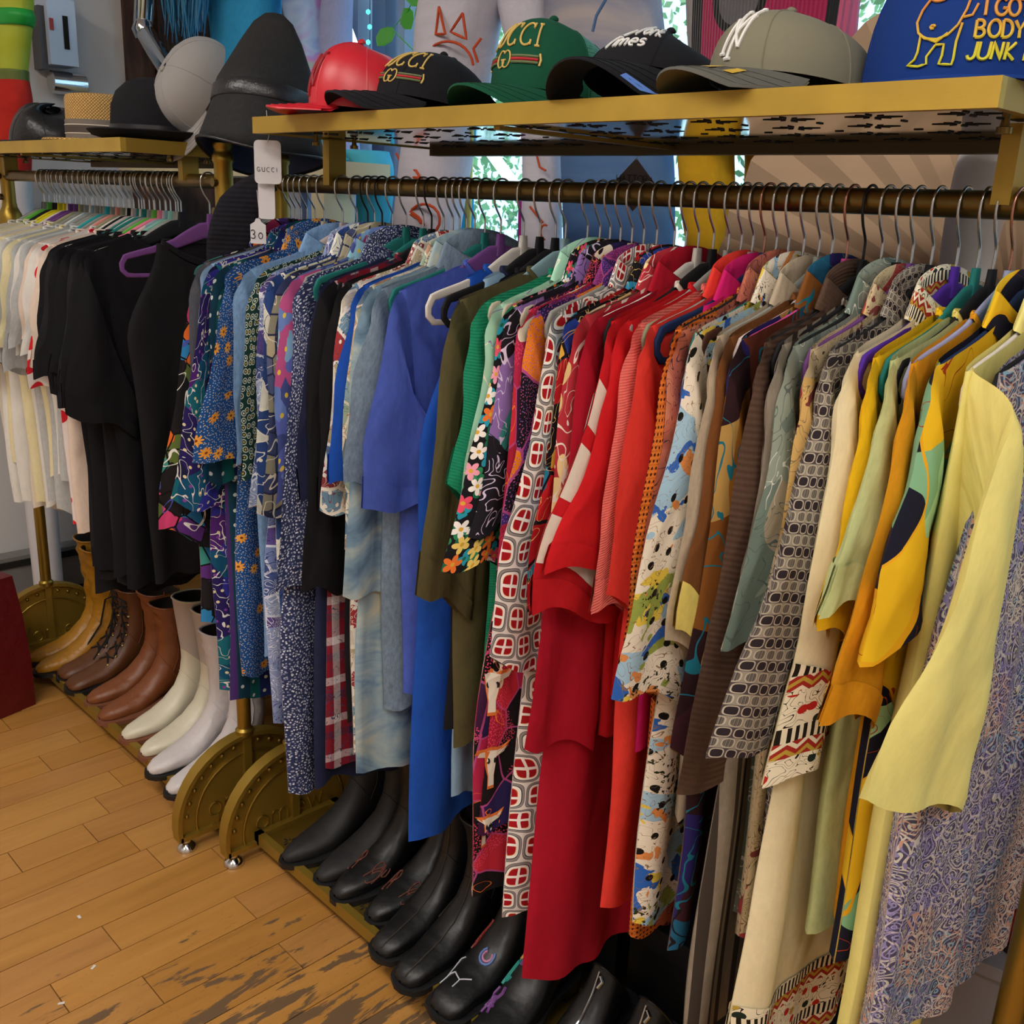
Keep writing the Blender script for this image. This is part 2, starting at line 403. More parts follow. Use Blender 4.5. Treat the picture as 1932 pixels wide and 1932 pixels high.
    MB().box(((a+b)/2, sy1-.012, shz-H/2-.006), (b-a, .024, H+.012)).build('shelf_back_rail', plain('shelf_back_brown', '#5b4a2c', .5, .4), sf)
    MB().box(((a+b)/2, (sy0+sy1)/2, shz-H+.0035), (b-a-.02, sy1-sy0-.03, .003)).build('shelf_sheet', M_shelfpan, sf)
    MB().box(((a+b)/2-.03, (sy0+sy1)/2, shz-H-.002), (.012, sy1-sy0-.03, .006)).build('shelf_crossbar', M_goldm, sf)
    pf = MB(); x = a+.08; i = 0
    while x < b-.05:
        for yy in (-.1, .0, .1, .19): petals(pf, x+(.05 if int(yy*10) % 2 else 0), yy, shz-H+.0012, .03)
        pf.box((x+.03, .05, shz-H+.0015), (.01, .004, .001)); pf.box((x+.06, -.05, shz-H+.0015), (.004, .01, .001)); x += .1
    o = pf.build('star_hole_shade', M_dark, sf, smooth=0); o['kind'] = 'stuff'  # nothing is cut: dark petals paint the shade inside the sheet's holes
    for x in (a+.01, b-.04):
        st = MB().box((x, 0, (RAILZ+shz-H)/2), (.02, .038, shz-H-RAILZ)).build('strut', M_goldm, E)
        for y in (-.04, .045): MB().lathe([(.008, 0), (.008, .006), (.005, .007), (.004, .014)], 10, (x, y, shz-H-.012)).build('bracket', M_brass, st)
    return E
rack('clothes_rack', -1.862, at(1908, 1900, YR).x, YR, -1.678, -.396, 1.6310, 'long brass clothes rack with glittery gold shelf, nearest the camera', 1.04, 1.27, 'omew', RAILZ-.13)
rack('clothes_rack', -3.245, -1.985, YL, -3.22, -2.095, 1.6, 'brass clothes rack of white and black tees behind the other rack', .995, 1.22, 'Vome', RAILZ-.125)
# ------------------------------------------------------------------ fabric prints (colour sockets)
def fabric(name, fn, rough=.9, wr=.35, knit=None, sheen=.15):
    """cloth: fn(t, v) gives the print colour, v = cloth coordinates in metres"""
    if name in MATS: return MATS[name]
    t = NT(name); v = t.uv(1)
    c = fn(t, v) if callable(fn) else fn
    mp_ = t.n('Mapping'); t.set(mp_.inputs[0], v); mp_.inputs['Scale'].default_value = (1, .5, 1); mp_.inputs['Rotation'].default_value = (0, 0, .25)
    nb = t.bump(t.noise(mp_.outputs[0], 15, 1.5, .45, .7), wr*1.1, .022)
    if knit:
        x = t.sep(v)[1 if knit[0] == 'h' else 0]
        nb = t.bump(t.M('SINE', t.M('MULTIPLY', x, knit[1])), .3, .001, nb)
    t.bs(Base_Color=c, Roughness=rough, Specular_IOR_Level=.2, Normal=nb)
    MATS[name] = t.m; return t.m
def heather(col, amt=.18, sc=160):
    def f(t, v):
        c = hx(col); d = tuple(x*(1-amt) for x in c[:3])+(1,); l = tuple(min(1, x*(1+amt*.6)) for x in c[:3])+(1,)
        mp = t.n('Mapping'); t.set(mp.inputs[0], v); mp.inputs['Scale'].default_value = (1, .35, 1)
        return t.ramp(t.noise(mp.outputs[0], sc, 3, .7), [(.3, d), (.7, l)], False)
    return f
def patches(cols, sc=12, edge=None, ew=.03, wa=.03, wsc=9, rnd=1, metric='EUCLIDEAN'):
    def f(t, v):
        q = t.warp(v, wsc, wa)
        x = t.vor(q, sc, rnd=rnd, dist=metric); c = t.pal(t.sep(x.outputs['Color'])[0], cols)
        if edge:
            e = t.vor(q, sc, 'DISTANCE_TO_EDGE', rnd); c = t.mix(t.M('LESS_THAN', e.outputs['Distance'], ew), c, edge)
        return c
    return f
def dots(cols, sc=60, size=.25, rnd=1):
    """layer: (mask, colour)"""
    def f(t, v):
        x = t.vor(v, sc, rnd=rnd)
        return t.M('LESS_THAN', x.outputs['Distance'], size), t.pal(t.sep(x.outputs['Color'])[1], cols)
    return f
def over(base, *layers):
    def f(t, v):
        c = base(t, v) if callable(base) else base
        for l in layers:
            m, k = l(t, v); c = t.mix(m, c, k)
        return c
    return f
def flowers(cols, ctr, sc=18, R=.42, petals=5, rnd=.8, keep=0, off=0.):
    def f(t, v):
        q = t.VM('ADD', v, (off, off*.7, 0)); x = t.vor(q, sc, rnd=rnd)
        s_ = t.n('VectorMath', operation='SCALE'); t.set(s_.inputs[0], q); s_.inputs['Scale'].default_value = sc
        p = t.n('VectorMath', operation='SCALE'); t.set(p.inputs[0], x.outputs['Position']); p.inputs['Scale'].default_value = sc
        d = t.VM('SUBTRACT', s_.outputs[0], p.outputs[0]); xyz = t.sep(d)
        rnd_ = t.sep(x.outputs['Color'])
        ang = t.M('ADD', t.M('ARCTAN2', xyz[1], xyz[0]), t.M('MULTIPLY', rnd_[2], 6.28))
        rr = x.outputs['Distance']
        lim = t.M('MULTIPLY', t.M('ADD', t.M('MULTIPLY', t.M('ABSOLUTE', t.M('COSINE', t.M('MULTIPLY', ang, petals/2))), .6), .4), R)
        m = t.M('LESS_THAN', rr, lim)
        if keep: m = t.M('MULTIPLY', m, t.M('GREATER_THAN', rnd_[1], keep))
        c = t.pal(rnd_[0], cols); c = t.mix(t.M('LESS_THAN', rr, R*.22), c, ctr)
        return m, c
    return f
def lines(cols, sc=10, freq=6, w=.25, wa=.05, seed=0):
    """contour lines of a noise field, for swirls and leaf veins"""
    def f(t, v):
        q = t.VM('ADD', v, (seed*3.1, seed*1.7, 0)); n = t.noise(t.warp(q, 14, wa), sc*1.9, 1, .5, .6)
        s_ = t.M('FRACT', t.M('MULTIPLY', n, freq))
        c = t.pal(t.noise(q, 6, 1), cols) if len(cols) > 1 else cols[0]
        return t.M('LESS_THAN', s_, w*.62), c
    return f
def blobs(col, sc=8, thr=.55, seed=0, det=1, dist=.8):
    def f(t, v):
        n = t.noise(t.VM('ADD', v, (seed*2.3, seed*5.1, 0)), sc, det, .5, dist)
        c = col if isinstance(col, str) else t.pal(t.noise(v, 5, 0), col)
        return t.M('GREATER_THAN', n, thr), c
    return f
def rim(col, sc=8, thr=.55, w=.015, seed=0, det=1, dist=.8):
    def f(t, v):
        n = t.noise(t.VM('ADD', v, (seed*2.3, seed*5.1, 0)), sc, det, .5, dist)
        return t.M('LESS_THAN', t.M('ABSOLUTE', t.M('SUBTRACT', n, thr)), w), col
    return f
def stripes(cols, sc, vert=True, wob=0):
    def f(t, v):
        q = t.warp(v, 20, wob) if wob else v
        return t.pal(t.M('FRACT', t.M('MULTIPLY', t.sep(q)[0 if vert else 1], sc)), cols)
    return f
def zig(cols, sc=14, amp=.02, fr=40, vert=False):
    def f(t, v):
        x = t.sep(v); a, b = (x[1], x[0]) if not vert else (x[0], x[1])
        tri = t.M('ABSOLUTE', t.M('SUBTRACT', t.M('FRACT', t.M('MULTIPLY', b, fr/2)), .5))
        return t.pal(t.M('FRACT', t.M('MULTIPLY', t.M('ADD', a, t.M('MULTIPLY', tri, amp*2)), sc)), cols)
    return f
def clouds(stops, sc=7, det=4, dist=.5, sy=1):
    def f(t, v):
        mp = t.n('Mapping'); t.set(mp.inputs[0], v); mp.inputs['Scale'].default_value = (1, sy, 1)
        return t.ramp(t.noise(mp.outputs[0], sc, det, .6, dist), stops, False)
    return f
def region(base, other, sc=5, thr=.5, seed=1):
    def f(t, v):
        n = t.noise(t.VM('ADD', v, (seed*1.3, seed*2.9, 0)), sc, 0)
        return t.mix(t.M('GREATER_THAN', n, thr), base(t, v) if callable(base) else base, other(t, v) if callable(other) else other)
    return f
def plaid(a, b, c, sc=9):
    def f(t, v):
        x = t.sep(v); u = t.M('FRACT', t.M('MULTIPLY', x[0], sc)); w = t.M('FRACT', t.M('MULTIPLY', x[1], sc))
        q = t.pal(u, [a, b, a, a, c]); r = t.pal(w, [a, a, b, a, c]); return t.mix(.5, q, r)
    return f
def geo_tile(sc=16):
    """white cloth with grey and black link outlines round dark red rounded blocks"""
    def f(t, v):
        q = t.warp(v, 12, .03); x = t.sep(q)
        U = t.M('MULTIPLY', x[0], sc); V = t.M('MULTIPLY', x[1], sc*.8)
        row = t.M('FLOOR', V); U = t.M('ADD', U, t.M('MULTIPLY', row, .5))
        a = t.M('ABSOLUTE', t.M('SUBTRACT', t.M('FRACT', U), .5)); b = t.M('ABSOLUTE', t.M('SUBTRACT', t.M('FRACT', V), .5))
        d = t.M('POWER', t.M('ADD', t.M('POWER', a, 4.), t.M('POWER', b, 4.)), .25)
        c = t.ramp(d, [(0, '#f2e9e2'), (.06, '#a3141f'), (.3, '#d98a34'), (.315, '#f2ece6'), (.385, '#15110f'), (.405, '#8f8a88'), (.465, '#15110f'), (.48, '#e2dcd6')])
        cross = t.M('LESS_THAN', t.M('MINIMUM', a, b), .045)
        inner = t.M('LESS_THAN', d, .33)
        return t.mix(t.M('MULTIPLY', cross, inner), c, '#f2ece6')
    return f
def check70(sc=26):
    def f(t, v):
        x = t.sep(v); U = t.M('MULTIPLY', x[0], sc); V = t.M('MULTIPLY', x[1], sc*.62)
        row = t.M('FLOOR', t.M('MULTIPLY', V, 2.)); par = t.M('FRACT', t.M('MULTIPLY', row, .5))
        U2 = t.M('ADD', U, par)
        a = t.M('ABSOLUTE', t.M('SUBTRACT', t.M('FRACT', U2), .5)); b = t.M('ABSOLUTE', t.M('SUBTRACT', t.M('FRACT', t.M('MULTIPLY', V, 2.)), .5))
        d = t.M('POWER', t.M('ADD', t.M('POWER', t.M('MULTIPLY', a, 1.05), 3.), t.M('POWER', b, 3.)), .333)
        dk = t.ramp(d, [(0, '#2e262c'), (.36, '#b9ae9a'), (.45, '#4c444a')])
        st = t.pal(t.M('FRACT', t.M('MULTIPLY', U, 4.)), ['#757069', '#b5aea2', '#5c585e', '#8f8672'])
        return t.mix(par, dk, t.mix(t.M('LESS_THAN', d, .4), '#bdb4a0', st))
    return f
def spiral_pat(cols, bgc, sc=26):
    """paisley-like filigree: curled outlines in many colours"""
    def f(t, v):
        q = t.warp(v, 18, .05, 2); e = t.vor(q, sc, 'DISTANCE_TO_EDGE'); x = t.vor(q, sc)
        k = t.pal(t.noise(v, 7, 2, .6, 1.), cols)
        m1 = t.M('LESS_THAN', t.M('ABSOLUTE', t.M('SUBTRACT', t.M('FRACT', t.M('MULTIPLY', x.outputs['Distance'], 3.2)), .5)), .17)
        m2 = t.M('LESS_THAN', e.outputs['Distance'], .06)
        c = t.mix(m1, bgc, k); c = t.mix(m2, c, '#cfc4bc')
        l, lc = lines(['#8fc0cc', '#c79a86', '#8d86b4', '#d9cbb8'], 22, 9, .4, .06, 3)(t, v)
        return t.mix(l, c, lc)
    return f
def batik(t, v):
    c = over('#e9dfc4', lines(['#1e1812'], 26, 9, .2, .06, 1))(t, v)
    x = t.sep(v)[1]; band = t.M('FRACT', t.M('MULTIPLY', x, 13.))
    z = zig(['#a02a22', '#e9dfc4', '#a02a22', '#b79a3a'], 48, .009, 100)(t, v)
    s = stripes(['#1e1812', '#e9dfc4'], 130, True, .01)(t, v)
    c = t.mix(t.M('GREATER_THAN', band, .55), c, z)
    c = t.mix(t.M('GREATER_THAN', band, .78), c, s)
    d, dc = dots(['#b5241c', '#1d2a22', '#b79a3a'], 42, .22)(t, v)
    return t.mix(t.M('MULTIPLY', d, t.M('LESS_THAN', band, .5)), c, dc)
def pin(col, c2, fr=700):
    return stripes([col, col, c2], fr/6)
FAB = dict(
 aztec_black=lambda: over(region('#191718', patches(['#2f7fb5', '#c93f6f', '#e06a2a', '#1f1b1d', '#3d8f86', '#5b2f7a', '#1f1b1d', '#5d6d33'], 24, '#120f10', .04, .03, 9, .9, 'MANHATTAN'), 4, .46), lines(['#e8e4dc', '#4a58a8'], 7, 3, .1, .05, 2)),
 grey_tee=lambda: heather('#5b5a61'), pale_blue=lambda: heather('#8fb0d2'),
 purple_abstract=lambda: over(patches(['#241a57', '#2f2f8f', '#14606e', '#4a1f6a', '#1a1a3c', '#0f4a6a'], 20, None, 0, .06), lines(['#d8d4cf'], 16, 4, .13, .07, 4), dots(['#d8c9a0', '#7a3f95'], 40, .12)),
 teal_dots=lambda: over(stripes(['#123a4c', '#0f5a5c', '#1b2a66', '#123a4c', '#432a66'], 7), dots(['#cfd8d4'], 34, .13, .15)),
 starry=lambda: over('#1c4a86', dots(['#b9ac8c', '#a8b8cc'], 210, .2), flowers(['#e8a03a', '#d9902c'], '#7a3a18', 32, .36, 9, .95, .5)),
 denim_light=lambda: heather('#7ea3cf', .25, 220),
 circles_green=lambda: over('#14342f', dots(['#b9c4b4'], 75, .4, .5), dots(['#14342f'], 75, .28, .5), dots(['#cfd4c0', '#b8963a'], 75, .13, .5)),
 feather_patch=lambda: over(region(patches(['#45598f', '#6f7fae', '#5a4a8c', '#8fa0c4', '#37477c'], 22, '#c9cede', .05, .01, 9, .6, 'CHEBYCHEV'), '#8c9ac4', 5, .5), lines(['#dfe2ea', '#2e3c70'], 24, 9, .32, .03, 2)),
 leaf_blue=lambda: over('#2f4a86', blobs(['#8fb0b8', '#dfe0d4', '#6f98a4'], 13, .53, 3), lines(['#eceadf', '#24366a'], 10, 7, .2, .06, 5), rim('#efece0', 13, .53, .02, 3)),
 tan_check=lambda: over(patches(['#5c6482', '#8b8672', '#3c4468', '#b3a98c', '#505a7c', '#2a2f4c'], 30, '#2a2f4c', .05, .01, 9, .35, 'CHEBYCHEV'), lines(['#d9d2bc'], 9, 4, .12, .05, 6)),
 lightning=lambda: over(patches(['#7fa9cf', '#6a84c4', '#b9548a', '#8fc0d4', '#5a68b4', '#44508c'], 28, None, 0, .04, 14, 1, 'MANHATTAN'), dots(['#e4c44a'], 22, .1)),
 navy_print=lambda: over('#232a4a', flowers(['#b8452f', '#d8a23a', '#cfd2da'], '#22305c', 24, .34, 6, 1, .4)),
 navy_fleck=lambda: over('#2a3254', dots(['#b9bfd2', '#8d95b4', '#dfe2ea'], 190, .3), lines(['#3d4670'], 60, 6, .3, .02, 1)),
 navy_plain=lambda: heather('#232845'),
 red_plaid=lambda: over(plaid('#7c1626', '#23263f', '#cfc6c8', 13), lines(['#3c3f5c'], 30, 4, .1, .02, 2)),
 black_cloth=lambda: heather('#161518', .12), black_soft=lambda: heather('#121115', .15), charcoal=lambda: heather('#201f23', .12),
 americana=lambda: over(patches(['#a8383a', '#cfc4b0', '#4f7496', '#b9a884', '#d8cfc0', '#8f3a3c', '#6a90a8'], 26, '#efe8da', .07, .015, 9, .8, 'CHEBYCHEV'), lines(['#7c3a3a', '#e8dfd0', '#2f4a66'], 22, 8, .22, .02, 4), dots(['#efe8da'], 40, .13)),
 cobalt=lambda: heather('#1d4fae', .12),
 patch_denim=lambda: over(patches(['#8fa8ac', '#cdbf96', '#5f7a7c', '#c79a7c', '#6a86a0', '#9fb09a', '#d8cdb0'], 24, '#e4dcc8', .05, .02, 9, .8, 'CHEBYCHEV'), lines(['#b87a52', '#45607c'], 26, 7, .16, .02, 3)),
 cloud_denim=lambda: clouds([(.3, '#4f6c88'), (.45, '#7f9cb0'), (.58, '#a9b9b8'), (.72, '#d6cba6')], 6, 5, .8, 2.2),
 denim_grey=lambda: heather('#76889a', .3, 200),
 periwinkle=lambda: heather('#4a5fb8', .16, 120), pale_ringer=lambda: heather('#8fb0cc', .1),
 olive=lambda: heather('#575033', .12), green_knit=lambda: heather('#1f8a66', .1),
 mint_floral=lambda: over('#a9dcc0', blobs(['#d8483f', '#a9dcc0', '#e0584c'], 9, .56, 2), lines(['#9a7ab8', '#f2ead8'], 8, 4, .1, .05, 1)),
 black_floral=lambda: over('#17161a', flowers(['#2f8a5c', '#1f6a4a', '#2a9ab0'], '#1f6a4a', 42, .5, 3, .9, .2, .37), flowers(['#f4efe8', '#e8506a', '#f0a0b4', '#f4efe8', '#e8762f', '#efd070', '#f4efe8'], '#d8a83a', 38, .48, 5, .75)),
 lilac_swirl=lambda: over('#1d1a22', blobs(['#a98ac0', '#8a6aa8', '#3a8a86'], 9, .52, 6), lines(['#d8c8e4', '#2a2430'], 13, 8, .25, .07, 3)),
 western=lambda: over(patches(['#a81f38', '#1b1418', '#b0254a', '#2a2050', '#161214', '#c22a3c', '#3d1a3c', '#1a1418'], 13, '#b04a86', .02, .03), lambda t, v: (t.M('MULTIPLY', dots(['#d8304a'], 260, .28)(t, v)[0], t.M('GREATER_THAN', t.noise(v, 9, 1), .52)), hx('#e0486a')), flowers(['#f2e4c8', '#f0dcb8'], '#181214', 8.5, .30, 3, .8, .35), lines(['#e8762a'], 7, 3, .04, .06, 5)),
 western_purple=lambda: over(patches(['#3f2a70', '#e8801f', '#2a2050', '#7a2a66', '#18141c', '#3f2a70'], 11, '#b04a86', .02, .03), dots(['#8a5ab0', '#c85a8a'], 240, .2)),
 geo=lambda: geo_tile(29),
 aztec_red=lambda: over(patches(['#b01824', '#17141a', '#2a48a8', '#c22028', '#2a8ab0', '#17141a', '#e0b040'], 20, '#17141a', .05, .02, 10, .8, 'MANHATTAN'), zig(['#1c2a6a', '#c22028', '#2a8ab0', '#17141a'], 9, .03, 30) and lines(['#e8c87a'], 14, 5, .08, .04, 2)),
 red_leaf=lambda: over('#b8343f', flowers(['#f0d89a', '#f2e2b8', '#e8c88a'], '#c24a44', 10.5, .42, 4, .9, .2), rim('#f2e8d8', 11, .56, .014, 4), lines(['#f0e4d4'], 7, 4, .05, .06, 7)),
 dark_red=lambda: heather('#a30f26', .1), red_tee=lambda: heather('#b8161f', .12), red_bright=lambda: heather('#c4181f', .1), salmon=lambda: heather('#df6f66', .12),
 coral=lambda: heather('#dc3a30', .1), hot_pink=lambda: heather('#c81a66', .1), maroon=lambda: heather('#8c1830', .12),
 orange_mesh=lambda: over(heather('#d8742c', .15), dots(['#3a1a0c'], 130, .24, .1)),
 rust_print=lambda: over(clouds([(.35, '#8c4a44'), (.5, '#b0604c'), (.65, '#cc8468')], 12), blobs('#5a3038', 16, .6, 2, 3), lines(['#4a2a34'], 22, 6, .16, .05, 2)),
 beach=lambda: over('#e4d8c4', blobs('#9fc0d4', 9, .54, 1), blobs('#e0c24a', 12, .6, 2, 3), blobs('#2f62b4', 15, .6, 3, 4), blobs('#93a04a', 13, .6, 4, 5), blobs('#d98a4c', 16, .63, 5, 3), lambda t, v: (t.M('MULTIPLY', t.M('GREATER_THAN', t.noise(v, 150, 2), .58), t.M('GREATER_THAN', t.noise(v, 9, 1), .56)), hx('#2c3018')), dots(['#14120f'], 26, .13), lines(['#8a6a4c'], 30, 5, .1, .03, 4)),
 beige=lambda: heather('#b5a48c', .14), brown=lambda: heather('#754722', .12),
 abstract_dark=lambda: over(patches(['#7c4a1c', '#3a1a22', '#1f5a78', '#5c2a1c', '#28205c', '#96601f', '#2a1418', '#b08a4a'], 9.5, None, 0, .09, 7), lines(['#c8a464', '#1a6a7c', '#1c1418'], 8, 4, .14, .06, 3)),
 brown_knit=lambda: heather('#553f33', .12), sage_leaf=lambda: over('#8f9a8c', blobs(['#c9cdc2', '#6f7f74', '#a89c84'], 9, .5, 5, 2), lines(['#5c6a64', '#dcdcd0'], 14, 6, .15, .05, 2)),
 safari=lambda: over('#c4b08c', blobs(['#a83a3c', '#d8b06a'], 8, .6, 3), lines(['#5a4a3c', '#8c7a5c'], 26, 7, .2, .05, 6), blobs('#7c3a38', 15, .62, 8, 3)),
 stripe_knit=lambda: over(heather('#8a7f70', .15), lambda t, v: (t.M('GREATER_THAN', t.M('FRACT', t.M('MULTIPLY', t.sep(v)[0], 34.)), .62), hx('#3a322c'))),
 check=lambda: check70(68), cream=lambda: heather('#e3d6ae', .06), batik=lambda: batik, yellow=lambda: heather('#e3b216', .1),
 pale_green=lambda: heather('#bcc48a', .12), mustard=lambda: heather('#d9931a', .1),
 tropical=lambda: over('#17182a', blobs('#e2b521', 7., .53, 2, 0, .6), blobs(['#8fbf98', '#7fb08c', '#a4cfa6'], 7.5, .6, 5, 0, .7), lambda t, v: (t.M('MULTIPLY', lines(['#b5341c'], 8, 6, .06, .06, 2)(t, v)[0], t.M('GREATER_THAN', t.noise(v, 7., 0), .5)), hx('#a83a1c')), rim('#e0a41c', 7., .53, .008, 2, 0, .6)),
 pale_yellow=lambda: heather('#e6da84', .05), paisley=lambda: spiral_pat(['#9cc4cc', '#d8b49c', '#a49acc', '#c8c4b4', '#8ab0c4', '#cc8a7c', '#b8a8a0'], '#4f4a62', 62),
 yellow_rib=lambda: heather('#dcc86a', .1),
 white_tee=lambda: heather('#d6d4ce', .05), cream_tee=lambda: heather('#dcd2a8', .06), offwhite=lambda: heather('#d2c8b8', .06), pinkcream=lambda: heather('#dcc8b8', .06), greywhite=lambda: heather('#b2b4b4', .12, 200), hearts=lambda: over('#dcd2cc', dots(['#c8202c'], 18, .3, .4)),
)
KNIT = dict(green_knit=('h', 1500), salmon=('h', 1900), brown_knit=('h', 900), stripe_knit=('v', 210), orange_mesh=('h', 1200))
def cloth(k):
    return fabric('cloth_'+k, FAB[k](), knit=KNIT.get(k))
# ------------------------------------------------------------------ hangers
ZSP = [(0, -.082), (.02, -.0845), (.05, -.1), (.08, -.118), (.12, -.132), (.17, -.1445), (.2, -.154), (.215, -.163)]
def zs(y): return interp(ZSP, abs(y))
def hanger_mesh():
    mb = MB(); half = []; wid = []
    for y, w in ((0, .034), (.02, .033), (.04, .03), (.06, .026), (.08, .021), (.1, .017), (.13, .014), (.155, .013), (.175, .013), (.185, .012)):
        half.append((0, -y, zs(y)-w/2)); wid.append(w)
    path = [(0, -p[1], p[2]) for p in half[:0:-1]]+half; wd = wid[:0:-1]+wid
    end = [(0, -.193, zs(.185)-.02), (0, -.193, zs(.185)-.032), (0, -.183, zs(.185)-.042)]
    zb = zs(.185)-.043
    bar = [(0, -.17, zb), (0, -.1, zb), (0, 0, zb), (0, .1, zb), (0, .17, zb)]
    loop = path+end+bar+[(0, -p[1], p[2]) for p in end[::-1]]
    ws = wd+[.011, .01, .01]+[.0085]*5+[.01, .01, .011]
    mb.sweep(loop, ws, .0054, n=10, closed=True)
    mb.sweep([(0, 0, -.1), (0, 0, -.078), (0, 0, -.066)], [.02, .016, .013], .0075, n=10)
    return mb.mesh('hanger_frame', 60)
HM = hanger_mesh()
def hook_mesh():
    r = .0178
    pts = [(0, 0, -.068), (0, 0, -.05), (0, -.001, -.043), (0, -.006, -.035), (0, -.0125, -.025), (0, -.0172, -.012)]
    pts += [(0, -r*math.cos(a), r*math.sin(a)) for a in [PI*k/10 for k in range(0, 12)]]
    return MB().tube(spline(pts, 3), .0017, 7).mesh('hook', 60)
KM = hook_mesh()
HCOL = dict(black='#17171a', grey='#8b8c86', olive='#8c8c70', teal='#1f6f6a', white='#cfc8c0', cream='#c4b8a4', pink='#c4468c', blush='#c8b8b4', purple='#6a3f7c', violet='#4a2590', brown='#4a2c20', navy='#15284e', mint='#7cb0a0', blue='#7f9aa4', lavender='#9a9cc0', magenta='#a8185c', green='#58a83a', yellow='#cdbc1c', bubblegum='#e07a94', coral='#d88a7c', turquoise='#2f9aa0')
def velvet(c): return plain('velvet_'+c, HCOL[c], .8, 0, .25, bump=(500, .1, .001))
def add_hanger(X, Y, c, label, group, yaw=0, metal=None, dz=0):
    E = empty('hanger', (X, Y, RAILZ), (0, 0, yaw), label, 'hanger', group)
    place('hanger_body', HM, velvet(c), E); place('hook', KM, metal or M_hook, E)
    return E
